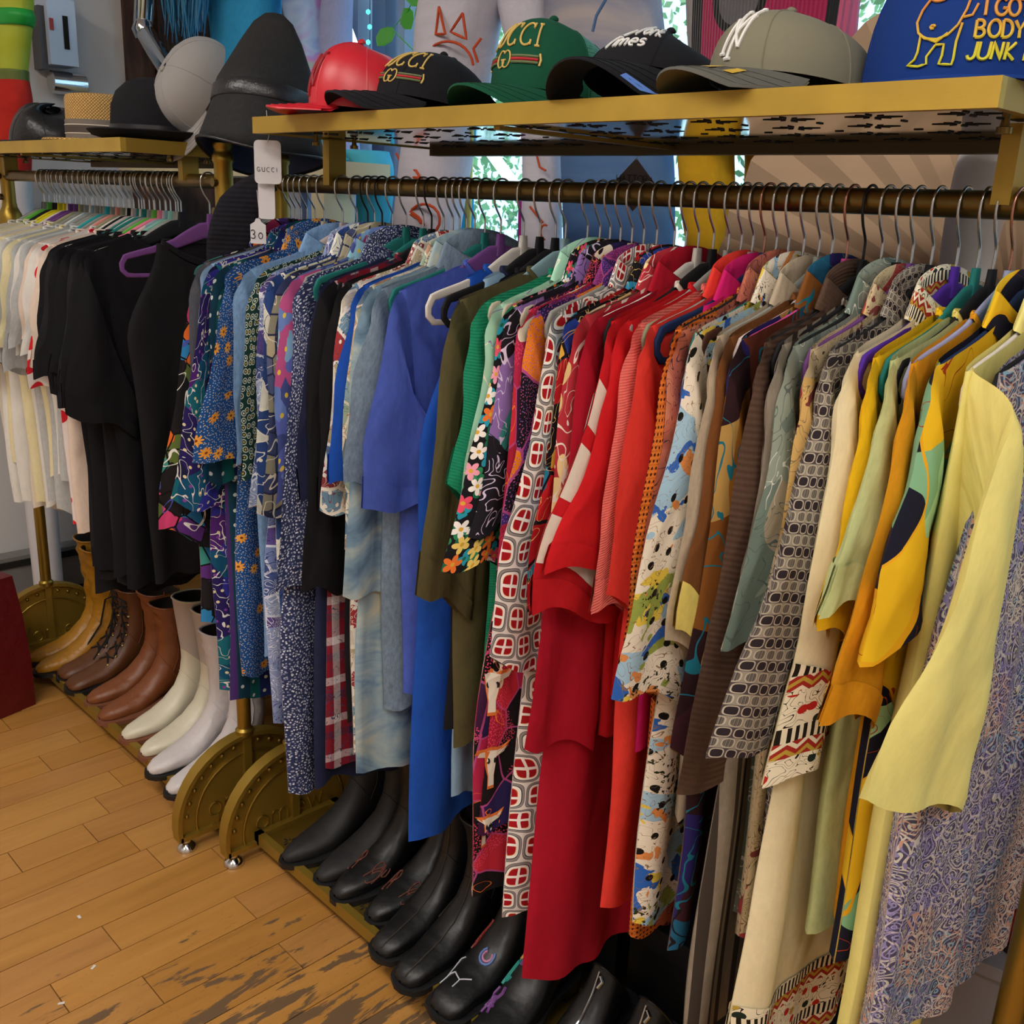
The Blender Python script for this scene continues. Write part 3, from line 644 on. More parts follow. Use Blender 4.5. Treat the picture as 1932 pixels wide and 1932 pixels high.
# ------------------------------------------------------------------ garments
def shared_fold(y, z, X=0): return .0062*math.sin(36*y+1.5*z+5*X+1.)+.0042*math.sin(69*y-2.5*z+7*X)+.0011*math.sin(17*z+11*y+4*X)
def make_garment(name, X, Y, mat, label, cat, group, kind='tee', sl=-.5, hem=-.8, collar='rib', sleeve_mat=None, cuff=None, collar_mat=None,
                 seed=0, yaw=0, bw=None, slx=.010, flare=0, gap=.02, wh=None, hemtrim=None, far=True, res=1, dzi=None, nwk=None):
    r = random.Random(seed*7+3)
    E = empty(name, (X, Y, RAILZ), (0, 0, yaw), label, cat, group)
    bw = bw or r.uniform(.165, .2)
    tank = kind == 'tank'
    nw = nwk or (.078 if not tank else .085)
    sh = .2 if not tank else .118
    if kind == 'dress': tank = False; sh = .195
    ph = [r.uniform(0, 6.28) for _ in range(6)]; a1, a2 = r.uniform(.0008, .0018), r.uniform(.0005, .001)
    slant = r.uniform(-.02, .025)
    nc, nr = int(30*res), int(26*res)
    rows = []; uvs = []
    def fold(y, z, t): return (sst(.05, .6, t)*(a1*math.sin(44*y+ph[0]+3*z)+a2*math.sin(83*y+ph[1]-5*z)+shared_fold(y, z, X)))
    for i in range(nr+1):
        t = (i/nr)**1.15
        Wd = lerp(sh, .2, sst(0, .28, t)) if tank else sh
        Wd = lerp(Wd, bw, sst(.15, .7, t))*(1+.02*math.sin(9*t+ph[2]))
        row = []; ur = []
        for side in (1, -1):
            for j in range(nc+1):
                s_ = -1+2*j/nc if side > 0 else 1-2*j/nc
                s_ = math.copysign(abs(s_)**.9, s_); y = s_*Wd; ytop = s_*sh
                zt = zs(ytop)+.0035
                if abs(ytop) < nw:
                    k = 1-(ytop/nw)**2; zt = zs(nw)+.0035-(k*.052 if side > 0 else k*.012)
                zb = hem+slant*s_+.012*math.sin(5*s_+ph[3])+.004*math.sin(17*s_+ph[4])
                z = lerp(zt, zb, t)
                th = (.0052+.0058*sst(0, .35, t)*gap/.02)*math.sqrt(max(0, 1-s_**10))+.0008
                x = side*th+fold(y, z, t)
                if collar == 'shirt': x += 0
                row.append((x, y, z)); ur.append((y+.5 if side > 0 else 1.3-y, z))
        rows.append(row); uvs.append(ur)
    BODY = MB().grid(rows, uvs, closed=True).build('body', mat, E, smooth=180)
    if hemtrim:
        hm = MB(); k = int(nr*.9)
        hm.grid([[(p[0]+(.0018 if j <= nc else -.0018), p[1]*1.006, p[2]-(.002 if i == nr else 0)) for j, p in enumerate(rows[i])] for i in range(k, nr+1)], [uvs[i] for i in range(k, nr+1)])
        hm.build('hem_band', cloth(hemtrim), E, smooth=180)
    # ---- sleeves
    if kind in ('tee', 'shirt', 'long'):
        z0 = zs(.2); oy = r.uniform(.255, .285)+flare; w_ = wh or (r.uniform(.105, .135) if kind != 'long' else .075)
        ln = z0-sl
        zi = sl-r.uniform(.015, .065) if r.random() < .75 else sl+r.uniform(.0, .03)
        if dzi is not None: zi = sl+dzi
        O = spline([(0, -.19, zs(.19)+.004), (0, -.224, z0-.012), (0, -.238, z0-.06), (0, lerp(-.24, -oy, .5), lerp(z0-.06, sl, .5)), (0, -oy, sl)], 6)
        I = spline([(0, -.165, z0-min(.17, ln*.6)), (0, -.168, lerp(z0-min(.17, ln*.6), zi, .35)), (0, -oy+w_*1.05, lerp(z0-min(.17, ln*.6), zi, .7)), (0, -oy+w_, zi)], 8)
        ns, nq = int(22*res), int(12*res)
        p1, p2, p3 = r.uniform(0, 6.28), r.uniform(0, 6.28), r.uniform(0, 6.28)
        fa = r.uniform(.001, .0022); tk = .009*gap/.02
        sr = []; su = []
        def pick(P, s_):
            f = s_*(len(P)-1); i = min(int(f), len(P)-2); return P[i].lerp(P[i+1], f-i)
        for i in range(ns+1):
            s_ = i/ns; o, n_ = pick(O, s_), pick(I, s_); row = []; ur = []; wid = (o-n_).length
            for side in (1, -1):
                for j in range(nq+1):
                    q = j/nq if side > 0 else 1-j/nq
                    p = o.lerp(n_, q)
                    th = tk*(.6+.4*sst(0, .4, s_))*(4*q*(1-q))**.45
                    x = slx*sst(.0, .32, s_)+side*th+fa*sst(.1, 1, s_)*(.65*math.sin(2*PI*q*1.3+p1+1.5*s_)+.45*math.sin(2*PI*q*2.6+p2+2.2*s_))
                    x += .0009*math.sin(26*s_+7*q+p2)*sst(0, .3, s_)+.0007*math.sin(47*s_-11*q+p3)*s_
                    dz = .010*math.sin(6.28*q*1.2+p2)*s_*s_
                    x += shared_fold(p.y, p.z, X)*sst(.05, .7, s_)*1.25
                    row.append((x, p.y+(.005*math.sin(8*s_+p3)+.003*math.sin(19*s_+p1))*sst(.1, .6, s_)*(1-q), p.z+dz)); ur.append((2.+(q*wid if side > 0 else 2*wid-q*wid), p.z))
            sr.append(row); su.append(ur)
        sm = MB().grid(sr, su).mesh('sleeve', 180)
        so = place('sleeve', sm, sleeve_mat or mat, E)
        if far:
            place('sleeve', sm, sleeve_mat or mat, E, scale=(1, -1, 1))
        if not cuff and kind == 'tee' and not sleeve_mat: cuff = ('sleeve_hem', None, .06)
        if cuff:
            ck, cm, c_h = cuff; k = max(1, int(ns*(1-c_h)))
            cu = MB().grid([[(p[0]+(.0022 if j <= nq else -.0022), p[1]-.0015 if j in (0, 2*nq+1) else p[1], p[2]-(.003 if i == ns else 0)) for j, p in enumerate(sr[i])] for i in range(k, ns+1)], [su[i] for i in range(k, ns+1)])
            cu.build(ck, cloth(cm) if cm else mat, so, smooth=180)
    # ---- neck
    cm = collar_mat or mat
    if collar == 'rib':
        rr = []; ru = []
        for dz, dx in ((0., .0016), (.010, .0022), (.016, .0012), (.010, -.0004)):
            row = []; ur = []
            for k in range(29):
                a = 2*PI*k/28; y = nw*math.cos(a); sn = math.sin(a); base = zs(nw)+.0035-((1-math.cos(a)**2)*(.05 if sn > 0 else .012))
                row.append((sn*.006+(dx if sn > 0 else -dx), y*(1-.02*dz/.016), base+dz*(.35+.65*abs(sn)))); ur.append((k/28*.4, dz))
            rr.append(row); ru.append(ur)
        MB().grid(rr, ru).build('neckband', cm, E, smooth=180)
    elif collar == 'shirt':
        rr = []; ru = []; hgt = r.uniform(.034, .044); tip = r.uniform(.03, .045)
        for lv in range(6):
            row = []; ur = []
            for k in range(33):
                a = -PI/2+.16+(2*PI-.32)*k/32+PI   # opens at the front, +x
                a = PI/2+.2+(2*PI-.4)*k/32
                y = math.cos(a); sn = math.sin(a)
                base = zs(nw)+.002-(.03*max(0, sn)**2)+(.02*max(0, -sn)**2)
                ends = sst(.62, .95, max(0, sn))
                f = lv/5
                if f <= .5:
                    g = f/.5; z = base+hgt*g; rad = .085-.006*g; xx = .008+.002*g
                else:
                    g = (f-.5)/.5; z = base+hgt-(hgt*1.12+tip*ends)*g; rad = .079+.02*g+.012*ends*g; xx = .0105+.0045*g
                row.append((sn*xx, y*rad, z)); ur.append((k/32*.42, .5+f*.12))
            rr.append(row); ru.append(ur)
        MB().grid(rr, ru).build('collar', cm, E, smooth=180)
        pl = MB(); n = 14; rw = []; uu = []
        for i in range(n+1):
            t = i/n; z = lerp(zs(nw)-.045, hem+.01, t); tt = (z-zs(0))/(hem-zs(0)); row = []; ur = []
            for y in (-.016, -.008, 0, .008, .016):
                row.append((.0052+.0058*sst(0, .35, tt)*gap/.02+.0015+fold(y, z, tt), y, z)); ur.append((y+.52, z))
            rw.append(row); uu.append(ur)
        po = pl.grid(rw, uu).build('placket', cm, E, smooth=180)
        for i in range(5):
            t = (i+.5)/5.3; z = lerp(zs(nw)-.05, hem, t); tt = (z-zs(0))/(hem-zs(0))
            place('button', BTN, plain('button_pearl', '#cfc8bc', .3), po, (.0052+.0058*sst(0, .35, tt)*gap/.02+.0022+fold(0, z, tt), 0, z), (0, PI/2, 0))
    return E
BTN = MB().lathe([(.005, 0), (.0052, .001), (.0048, .0018), (.003, .0014)], 10).mesh('button', 40)
# (neck px, hanger colour, hook, name, kind, sleeve z, hem z, cloth, collar, short description, extras)
S, T_, LG, TK = 'shirt', 'tee', 'long', 'tank'
RIGHT = [
 (550, 'black', 0, 'patterned_shirt', S, -.66, -.88, 'aztec_black', 'shirt', 'black shirt with multicoloured tribal print and white lines', dict(bw=.24, slx=.014, wh=.15, flare=.06)),
 (558, 'black', 0, 'tee_shirt', T_, -.56, -.94, 'grey_tee', 'rib', 'dark grey tee behind the tribal print shirt', dict(bw=.2)),
 (569, 'magenta', 0, 'tee_shirt', T_, -.5, -.78, 'pale_blue', 'rib', 'thin pale blue tee beside a dark grey tee', {}),
 (580, 'grey', 0, 'patterned_shirt', S, -.59, -1.02, 'purple_abstract', 'shirt', 'purple and teal shirt with white squiggle print', dict(bw=.235, flare=.04)),
 (595, 'blue', 0, 'patterned_shirt', S, -.54, -1.04, 'teal_dots', 'shirt', 'dark teal shirt with rows of small dots', dict(bw=.225)),
 (612, 'cream', 0, 'patterned_shirt', S, -.49, -.96, 'starry', 'shirt', 'blue starry shirt with orange sun lizards', dict(wh=.19, slx=.026, gap=.03, bw=.22, flare=.03)),
 (647, 'blush', 0, 'denim_shirt', S, -.5, -.91, 'denim_light', 'shirt', 'plain light blue denim shirt among dark prints', {}),
 (674, 'olive', 0, 'patterned_shirt', T_, -.5, -.8, 'circles_green', 'rib', 'dark green tee with white ring pattern', {}),
 (694, 'black', 1, 'patterned_shirt', S, -.56, -.97, 'feather_patch', 'shirt', 'blue and lilac patchwork feather print shirt', dict(wh=.15, slx=.02, bw=.235)),
 (707, 'olive', 0, 'patterned_shirt', S, -.57, -.97, 'leaf_blue', 'shirt', 'blue shirt with large white tropical leaves', dict(slx=.022, wh=.15, bw=.22)),
 (721, 'black', 1, 'patterned_shirt', S, -.55, -.97, 'tan_check', 'shirt', 'navy and tan blocky abstract shirt', {}),
 (741, 'grey', 0, 'patterned_shirt', S, -.53, -.96, 'lightning', 'shirt', 'light blue shirt with pink lightning shapes', {}),
 (766, 'teal', 0, 'flecked_shirt', LG, -.68, -1.07, 'navy_fleck', 'shirt', 'navy shirt flecked all over with white', dict(wh=.16, slx=.03, gap=.032, bw=.27)),
 (798, 'teal', 0, 'tee_shirt', T_, -.51, -1.08, 'navy_plain', 'rib', 'plain navy tee hanging longer than its neighbours', dict(bw=.24)),
 (814, 'black', 1, 'plaid_shirt', LG, -.66, -1.03, 'red_plaid', 'rib', 'red plaid shirt with long black sleeves', dict(sm='black_cloth', wh=.11, slx=.02, gap=.026, bw=.22)),
 (837, 'teal', 0, 'tee_shirt', T_, -.5, -.92, 'black_cloth', 'rib', 'black tee on teal hanger next to patchwork shirt', {}),
 (856, 'blush', 0, 'patterned_shirt', S, -.5, -.98, 'americana', 'shirt', 'red cream and blue folk patchwork shirt', dict(bw=.2, wh=.12, slx=.016)),
 (866, 'navy', 0, 'tee_shirt', T_, -.46, -.86, 'cobalt', 'rib', 'thin strip of cobalt tee between patchwork shirts', {}),
 (878, 'blush', 0, 'patterned_shirt', S, -.57, -.96, 'patch_denim', 'shirt', 'pale denim patchwork print shirt with tan squares', {}),
 (895, 'grey', 0, 'tie_dye_shirt', S, -.63, -.97, 'cloud_denim', 'shirt', 'cloudy blue and cream tie dye denim shirt', dict(bw=.235, slx=.018)),
 (914, 'teal', 0, 'denim_shirt', S, -.45, -.84, 'denim_grey', 'shirt', 'grey blue denim shirt with pointed collar', {}),
 (944, 'purple', 0, 'tee_shirt', T_, -.48, -.84, 'periwinkle', 'rib', 'periwinkle blue tee with folded sleeve', dict(wh=.17, slx=.02)),
 (987, 'white', 0, 'tank_top', TK, 0, -1.04, 'cobalt', 'rib', 'long cobalt blue tank top', dict(bw=.205)),
 (1018, 'black', 0, 'tank_top', TK, 0, -.96, 'pale_ringer', 'rib', 'pale blue tank top with navy trim', dict(cm='navy_plain', bw=.16)),
 (1047, 'black', 0, 'tank_top', TK, 0, -.8, 'black_cloth', 'rib', 'black tank top tucked behind the olive tee', {}),
 (1066, 'blue', 0, 'tee_shirt', LG, -.56, -.82, 'olive', 'rib', 'olive green tee with wide hemmed sleeve', dict(wh=.1, slx=.014, cuff=('sleeve_hem', 'olive', .07))),
 (1107, 'cream', 0, 'polo_shirt', T_, -.4, -.73, 'green_knit', 'rib', 'emerald green ribbed polo shirt', dict(cuff=('rib_cuff', 'green_knit', .12))),
 (1131, 'cream', 0, 'floral_shirt', S, -.45, -.68, 'mint_floral', 'shirt', 'mint shirt with red leaf print', {}),
 (1160, 'black', 0, 'floral_shirt', S, -.49, -.68, 'black_floral', 'shirt', 'black shirt with white pink and orange flowers', dict(flare=.05, wh=.14, gap=.026)),
 (1170, 'cream', 0, 'patterned_shirt', S, -.45, -.86, 'lilac_swirl', 'shirt', 'black and lilac swirl print shirt', {}),
 (1188, 'cream', 0, 'western_shirt', LG, -.9, -1.0, 'western', 'shirt', 'long red and black western shirt with cattle skulls', dict(bw=.27, wh=.12, slx=.02, gap=.03)),
 (1204, 'grey', 0, 'western_shirt', S, -.42, -.8, 'western_purple', 'shirt', 'purple and orange western print shirt', {}),
 (1235, 'white', 0, 'geometric_shirt', LG, -.60, -1.03, 'geo', 'shirt', 'red white and grey linked geometric print shirt', dict(wh=.16, gap=.034, bw=.235, flare=.04)),
 (1270, 'brown', 0, 'patterned_shirt', S, -.53, -.83, 'aztec_red', 'shirt', 'red black and blue tribal print shirt', {}),
 (1312, 'brown', 0, 'floral_shirt', S, -.57, -.8, 'red_leaf', 'shirt', 'red shirt with cream leaf print', {}),
 (1336, 'white', 0, 'long_shirt', LG, -.70, -1.12, 'dark_red', 'shirt', 'long plain crimson shirt', dict(wh=.13, bw=.25, gap=.028, flare=.03)),
 (1350, 'black', 0, 'tee_shirt', T_, -.49, -.7, 'red_tee', 'rib', 'red tee with three white sleeve stripes', dict(stripe=1, wh=.17, gap=.03, cm='offwhite', flare=.075)),
 (1390, 'grey', 0, 'tee_shirt', T_, -.445, -.68, 'red_bright', 'rib', 'bright red tee beside the striped one', dict(wh=.15, flare=.04, gap=.026)),
 (1409, 'olive', 0, 'polo_shirt', T_, -.49, -.77, 'salmon', 'rib', 'salmon pink ribbed polo shirt', {}),
 (1425, 'grey', 0, 'long_shirt', S, -.48, -.94, 'coral', 'shirt', 'coral red shirt with pointed collar', dict(bw=.215)),
 (1442, 'navy', 2, 'long_shirt', TK, -.46, -.7, 'hot_pink', 'shirt', 'hot pink shirt showing only its collar', {}),
 (1461, 'black', 0, 'mesh_top', T_, -.58, -.99, 'orange_mesh', 'rib', 'orange open mesh knit top', {}),
 (1494, 'teal', 0, 'patterned_shirt', S, -.44, -.97, 'rust_print', 'shirt', 'rust and mauve leaf print shirt', {}),
 (1519, 'brown', 0, 'beach_shirt', LG, -.56, -.93, 'beach', 'shirt', 'cream beach scene shirt with palms and blue strokes', dict(wh=.14, bw=.225, gap=.03, flare=.04)),
 (1534, 'grey', 0, 'long_shirt', S, -.5, -.75, 'beige', 'shirt', 'plain beige shirt with folded collar', {}),
 (1567, 'blush', 0, 'tee_shirt', LG, -.48, -.7, 'brown', 'rib', 'brown tee with pale yellow cuffs', dict(cuff=('cuff', 'yellow_rib', .1), wh=.09)),
 (1608, 'pink', 2, 'patterned_shirt', S, -.62, -.91, 'abstract_dark', 'shirt', 'dark shirt with orange and teal abstract shapes', dict(wh=.12, bw=.23, gap=.026)),
 (1644, 'black', 1, 'polo_shirt', LG, -.66, -.74, 'brown_knit', 'shirt', 'dark brown ribbed knit polo', dict(wh=.16, gap=.026, flare=.02)),
 (1668, 'black', 0, 'cardigan', T_, -.46, -1.04, 'stripe_knit', 'rib', 'long taupe striped knit cardigan', dict(bw=.245, gap=.026)),
 (1684, 'black', 0, 'patterned_shirt', S, -.46, -.85, 'sage_leaf', 'shirt', 'sage green and white leaf print shirt', {}),
 (1711, 'purple', 0, 'patterned_shirt', S, -.45, -.9, 'safari', 'shirt', 'tan and red safari print shirt', {}),
 (1751, 'black', 0, 'retro_shirt', LG, -.57, -.97, 'check', 'shirt', 'grey retro checked shirt', dict(wh=.17, slx=.026, gap=.034, flare=.075, bw=.19)),
 (1771, 'violet', 0, 'batik_shirt', LG, -.60, -1.04, 'cream', 'shirt', 'cream shirt with ornate batik borders', dict(cm='batik', cuff=('batik_border', 'batik', .17), hemtrim='batik', wh=.15, slx=.018, bw=.265, gap=.034)),
 (1809, 'teal', 0, 'tee_shirt', T_, -.41, -.78, 'yellow', 'rib', 'yellow tee with ribbed cuff', dict(cuff=('rib_cuff', 'yellow', .14), wh=.07, bw=.14)),
 (1869, 'black', 0, 'tee_shirt', T_, -.375, -.83, 'pale_green', 'rib', 'pale green tee with turned up cuff', dict(cuff=('turned_cuff', 'pale_green', .12), wh=.11, slx=.018, cm='yellow_rib', bw=.19, flare=.03)),
 (1899, 'lavender', 2, 'tee_shirt', T_, -.48, -.8, 'mustard', 'rib', 'plain mustard yellow tee with loose sleeve', dict(wh=.15, flare=.03, bw=.165)),
 (1950, 'navy', 0, 'tropical_shirt', S, -.42, -.8, 'tropical', 'shirt', 'navy tropical shirt with big yellow flowers and mint leaves', dict(wh=.15, slx=.02, gap=.034, flare=.03, bw=.2)),
 (2000, 'white', 0, 'long_shirt', LG, -.50, -.96, 'pale_yellow', 'shirt', 'pale yellow shirt with broad creased sleeve', dict(dzi=-.1, wh=.22, slxo=.055, gap=.036, flare=.125, bw=.225)),
 (2068, 'black', 0, 'paisley_dress', 'dress', -.5, -.92, 'paisley', 'shirt', 'lilac and blue paisley dress', dict(bw=.26, gap=.035)),
]
HK = [M_hook, M_hookb, M_hookc]
XS = [at(r_[0], 430+(r_[0]-550)*.065, YR).x for r_ in RIGHT]
GP = [r_[10].get('gap', .0205) for r_ in RIGHT]
for _ in range(400):
    for i in range(len(XS)-1):
        need = .42*(GP[i]+GP[i+1]); d = XS[i+1]-XS[i]
        if d < need: e = (need-d)*.5; XS[i] -= e; XS[i+1] += e
XS[-1] = min(XS[-1], -.339)
for i in range(len(XS)-2, -1, -1): XS[i] = min(XS[i], XS[i+1]-.42*(GP[i]+GP[i+1]))
if XS[0] < -1.832:
    k_ = (XS[-1]+1.832)/(XS[-1]-XS[0]); XS = [XS[-1]-(XS[-1]-x_)*k_ for x_ in XS]
for i, (px, hc, hk, nm, kind, sl, hem, cl, col, desc, ex) in enumerate(RIGHT):
    X = XS[i]; ex = dict(ex); ex['slx'] = ex.pop('slxo', .012)
    art = 'the '+desc
    add_hanger(X, YR, hc, '%s hanger inside %s' % (hc if hc not in ('blush',) else 'blush pink', art), 'velvet hangers on the right rack', RN.uniform(-.05, .05), HK[hk])
    sm = ex.pop('sm', None); ex.pop('sm2', None); st = ex.pop('stripe', None); cmk = ex.pop('cm', None)
    E = make_garment(nm, X, YR, cloth(cl), desc, {'tee_shirt': 't-shirt', 'tank_top': 'tank top', 'paisley_dress': 'dress', 'cardigan': 'cardigan'}.get(nm, 'shirt'), 'garments on the right rack', kind, sl, hem, col,
        sleeve_mat=cloth(sm) if sm else None, collar_mat=cloth(cmk) if cmk else None, seed=i+1, yaw=RN.uniform(-.03, .03), res=1.3 if px > 1150 else 1, **ex)
    if nm == 'western_shirt' and 'skulls' in desc:
        from mathutils.bvhtree import BVHTree
        vv, ff = [], []
        for c in E.children:
            if c.name.startswith(('body', 'sleeve')) and c.scale.y > 0:
                o_ = len(vv); vv += [v.co.copy() for v in c.data.vertices]; ff += [[o_+k for k in p_.vertices] for p_ in c.data.polygons]
        bvh = BVHTree.FromPolygons(vv, ff)
        def hit(y, z):
            h_ = bvh.ray_cast(Vector((.2, y, z)), Vector((-1, 0, 0)))[0]; return h_+Vector((.0012, 0, 0)) if h_ else None
        skull = [(-.3, .5), (-.9, .62), (-1.1, .95), (-.75, .8), (-.35, .78), (0, .85), (.35, .78), (.75, .8), (1.1, .95), (.9, .62), (.3, .5), (.26, .1), (.17, -.35), (.2, -.85), (-.2, -.85), (-.17, -.35), (-.26, .1)]
        for spx, spy, sc_ in ((915, 1300, .036), (912, 1440, .034), (905, 1560, .03)):
            q_ = at_x(spx, spy, X); y0, z0 = q_.y-YR, q_.z-RAILZ
            for grow, mt, nm2, dx in ((1.18, plain('print_orange', '#d8702a', .8), 'skull_outline_print', 0), (1., plain('print_bone', '#e4dccb', .8), 'skull_print', .0006)):
                pts = [hit(y0+a*sc_*grow*.7, z0+b*sc_*grow) for a, b in skull]
                if sum(p_ is not None for p_ in pts) > 6: pts = [p_ for p_ in pts if p_ is not None]; MB().prism([p_+Vector((dx, 0, 0)) for p_ in pts], (.0004, 0, 0)).build(nm2, mt, E, smooth=0)
            for a in (-.14, .14):
                pts = [hit(y0+(a+.07*math.cos(t_))*sc_, z0+(.35+.14*math.sin(t_))*sc_) for t_ in [k*PI/4 for k in range(8)]]
                if None not in pts: MB().prism([p_+Vector((.0012, 0, 0)) for p_ in pts], (.0003, 0, 0)).build('skull_eye_print', M_dark, E, smooth=0)
    if st:
        so = [c for c in E.children if c.name.startswith('sleeve')][0]; me = so.data; nq2 = 2*(int(12*1.3)+1); ns = int(22*1.3)
        vs = [v.co.copy() for v in me.vertices]
        for a, b in ((.52, .6), (.66, .74), (.8, .89)):
            k0_, k1_ = int(a*ns), max(int(a*ns)+1, int(b*ns+.5))
            half = nq2//2
            MB().grid([[(vs[k*nq2+j].x+(.0012 if j < half else -.0012), vs[k*nq2+j].y, vs[k*nq2+j].z) for j in range(nq2)] for k in range(k0_, k1_+1)]).build('sleeve_stripe', cloth('offwhite'), so, smooth=180)
# ---- far rack, left to right
ORD = 'first second third fourth fifth sixth seventh eighth ninth tenth eleventh twelfth thirteenth fourteenth fifteenth sixteenth seventeenth eighteenth nineteenth twentieth twenty-first twenty-second twenty-third twenty-fourth twenty-fifth twenty-sixth twenty-seventh twenty-eighth twenty-ninth thirtieth thirty-first thirty-second thirty-third thirty-fourth'.split()
LEFT = [('black', 'offwhite', 'ivory'), ('green', 'offwhite', 'off-white'), ('black', 'cream_tee', 'cream'), ('yellow', 'white_tee', 'white'), ('yellow', 'cream_tee', 'pale cream'), ('purple', 'white_tee', 'soft white'), ('purple', 'offwhite', 'off-white'), ('yellow', 'cream_tee', 'butter cream'), ('grey', 'white_tee', 'white'), ('white', 'greywhite', 'pale grey'), ('grey', 'cream_tee', 'cream'), ('grey', 'greywhite', 'light grey'), ('turquoise', 'white_tee', 'white'), ('grey', 'greywhite', 'heather grey'), ('coral', 'pinkcream', 'pinkish cream'), ('olive', 'white_tee', 'white'), ('white', 'hearts', 'white heart print'), ('blush', 'pinkcream', 'pink cream'), ('teal', 'black_cloth', 'black'), ('teal', 'charcoal', 'charcoal'), ('grey', 'black_soft', 'soft black'), ('green', 'black_cloth', 'black'), ('bubblegum', 'black_soft', 'faded black'), ('blush', 'charcoal', 'charcoal'), ('mint', 'black_cloth', 'black'), ('grey', 'black_soft', 'soft black'), ('black', 'black_soft', 'black'), ('purple', 'black_cloth', 'black')]
nL = len(LEFT)
for i, (hc, cl, cn) in enumerate(LEFT):
    f = i/(nL-1); px = lerp(85, 352, f) if i < nL-1 else 396
    X = at(px, 400, YL).x
    dark = cl in ('black_cloth', 'black_soft', 'charcoal')
    where = '%s garment from the left post on the far rack' % ORD[i]
    desc = '%s t-shirt, %s' % (cn, where)
    add_hanger(X, YL, hc, '%s hanger, %s' % (hc, where.replace('garment', 'hanger')), 'velvet hangers on the far rack', RN.uniform(-.08, .08))
    make_garment('tee_shirt', X, YL, cloth(cl), desc, 't-shirt', 't-shirts on the far rack', 'tee' if i < nL-1 else 'tank', RN.uniform(-.47, -.38) if not dark else RN.uniform(-.5, -.4), RN.uniform(-.88, -.7) if not dark else RN.uniform(-1.0, -.86), 'rib', seed=100+i, yaw=RN.uniform(-.06, .06), gap=.028, nwk=RN.uniform(.085, .115), wh=RN.uniform(.12, .16), slx=.012)
# extra empty hangers packed on the far rack
for j in range(12):
    hc = ('grey', 'black', 'white', 'olive', 'blue', 'grey')[j % 6]; px = lerp(72, 345, (j+.5)/12)+3
    add_hanger(at(px, 400, YL).x, YL, hc, '%s bare hanger squeezed between far rack tees, %s of twelve' % (hc, ORD[j]), 'bare hangers on the far rack', RN.uniform(-.1, .1))
# ------------------------------------------------------------------ stroke lettering
A = arc
FONT = {
 'C': [A(.42, .5, .4, .5, 50, 310, 16)], 'G': [A(.42, .5, .4, .5, 45, 330, 16)+[(.8, .42), (.5, .42)]],
 'U': [[(.05, 1)]+A(.4, .32, .33, .32, 180, 360, 10)+[(.73, 1)]], 'I': [[(.12, 0), (.12, 1)]],
 'O': [A(.4, .5, .38, .5, 90, 450, 18)], 'T': [[(0, 1), (.7, 1)], [(.35, 1), (.35, 0)]],
 'B': [[(.08, 0), (.08, 1)], [(.08, 1)]+A(.3, .76, .27, .24, 90, -90)+[(.08, .52)], [(.08, .52)]+A(.33, .26, .3, .26, 90, -90)+[(.08, 0)]],
 'D': [[(.08, 0), (.08, 1)], [(.08, 1)]+A(.25, .5, .45, .5, 90, -90, 12)+[(.08, 0)]], 'Y': [[(0, 1), (.34, .48), (.68, 1)], [(.34, .48), (.34, 0)]],
 'F': [[(.08, 0), (.08, 1), (.6, 1)], [(.08, .52), (.48, .52)]], 'R': [[(.08, 0), (.08, 1)]+A(.34, .74, .28, .26, 90, -90)+[(.08, .48)], [(.34, .48), (.66, 0)]],
 'J': [[(.5, 1), (.5, .3)]+A(.27, .28, .23, .28, 0, -170, 8)], 'N': [[(.06, 0), (.06, 1), (.64, 0), (.64, 1)]], 'K': [[(.08, 0), (.08, 1)], [(.6, 1), (.1, .45), (.64, 0)]],
 'H': [[(.06, 0), (.06, 1)], [(.62, 0), (.62, 1)], [(.06, .5), (.62, .5)]], 'A': [[(0, 0), (.34, 1), (.68, 0)], [(.13, .36), (.55, .36)]], 'S': [A(.35, .75, .27, .25, 40, 250, 8)+A(.33, .25, .3, .25, 70, -140, 8)],
 'o': [A(.27, .3, .25, .3, 90, 450, 12)], 'r': [[(.08, .6), (.08, 0)], A(.28, .36, .2, .24, 180, 50, 6)], 'k': [[(.08, 0), (.08, 1)], [(.46, .6), (.1, .28), (.5, 0)]],
 'i': [[(.1, .6), (.1, 0)], [(.1, .8), (.1, .88)]], 'm': STROKES['m'], 'e': STROKES['e'], 's': [A(.26, .45, .2, .15, 40, 250, 6)+A(.25, .16, .22, .16, 70, -140, 6)],
 'w': STROKES['w'], 'M': [[(0, 0), (.1, 1), (.4, .3), (.7, 1), (.8, 0)]], '3': [A(.3, .75, .25, .25, 150, -90, 8)+A(.3, .25, .28, .25, 90, -150, 8)], '0': [A(.3, .35, .25, .35, 90, 450, 12)], '4': [[(.5, 0), (.5, .9), (.05, .35), (.65, .35)]],
}
ADV = {'I': .36, 'i': .3, 'm': 1.0, 'w': .85, 'r': .5, 'o': .66, 'e': .68, 's': .6, 'J': .72, ' ': .4, 'k': .62, 'F': .72}
def word_strokes(text, h, s0=0, t0=0, slant=0, serif=0, track=0):
    out = []; x = 0
    for ch in text:
        if ch == ' ': x += .45*h; continue
        for st in FONT[ch]:
            out.append([(s0+x+p[0]*h+p[1]*h*slant, t0+p[1]*h) for p in st])
            if serif:
                for p in (st[0], st[-1]):
                    if ch in 'UI': out.append([(s0+x+(p[0]-.13)*h, t0+p[1]*h), (s0+x+(p[0]+.13)*h, t0+p[1]*h)])
                    else: out.append([(s0+x+p[0]*h, t0+(p[1]-.1)*h), (s0+x+p[0]*h, t0+(p[1]+.12)*h)])
        x += (ADV.get(ch, .95)+track)*h
    return out, x
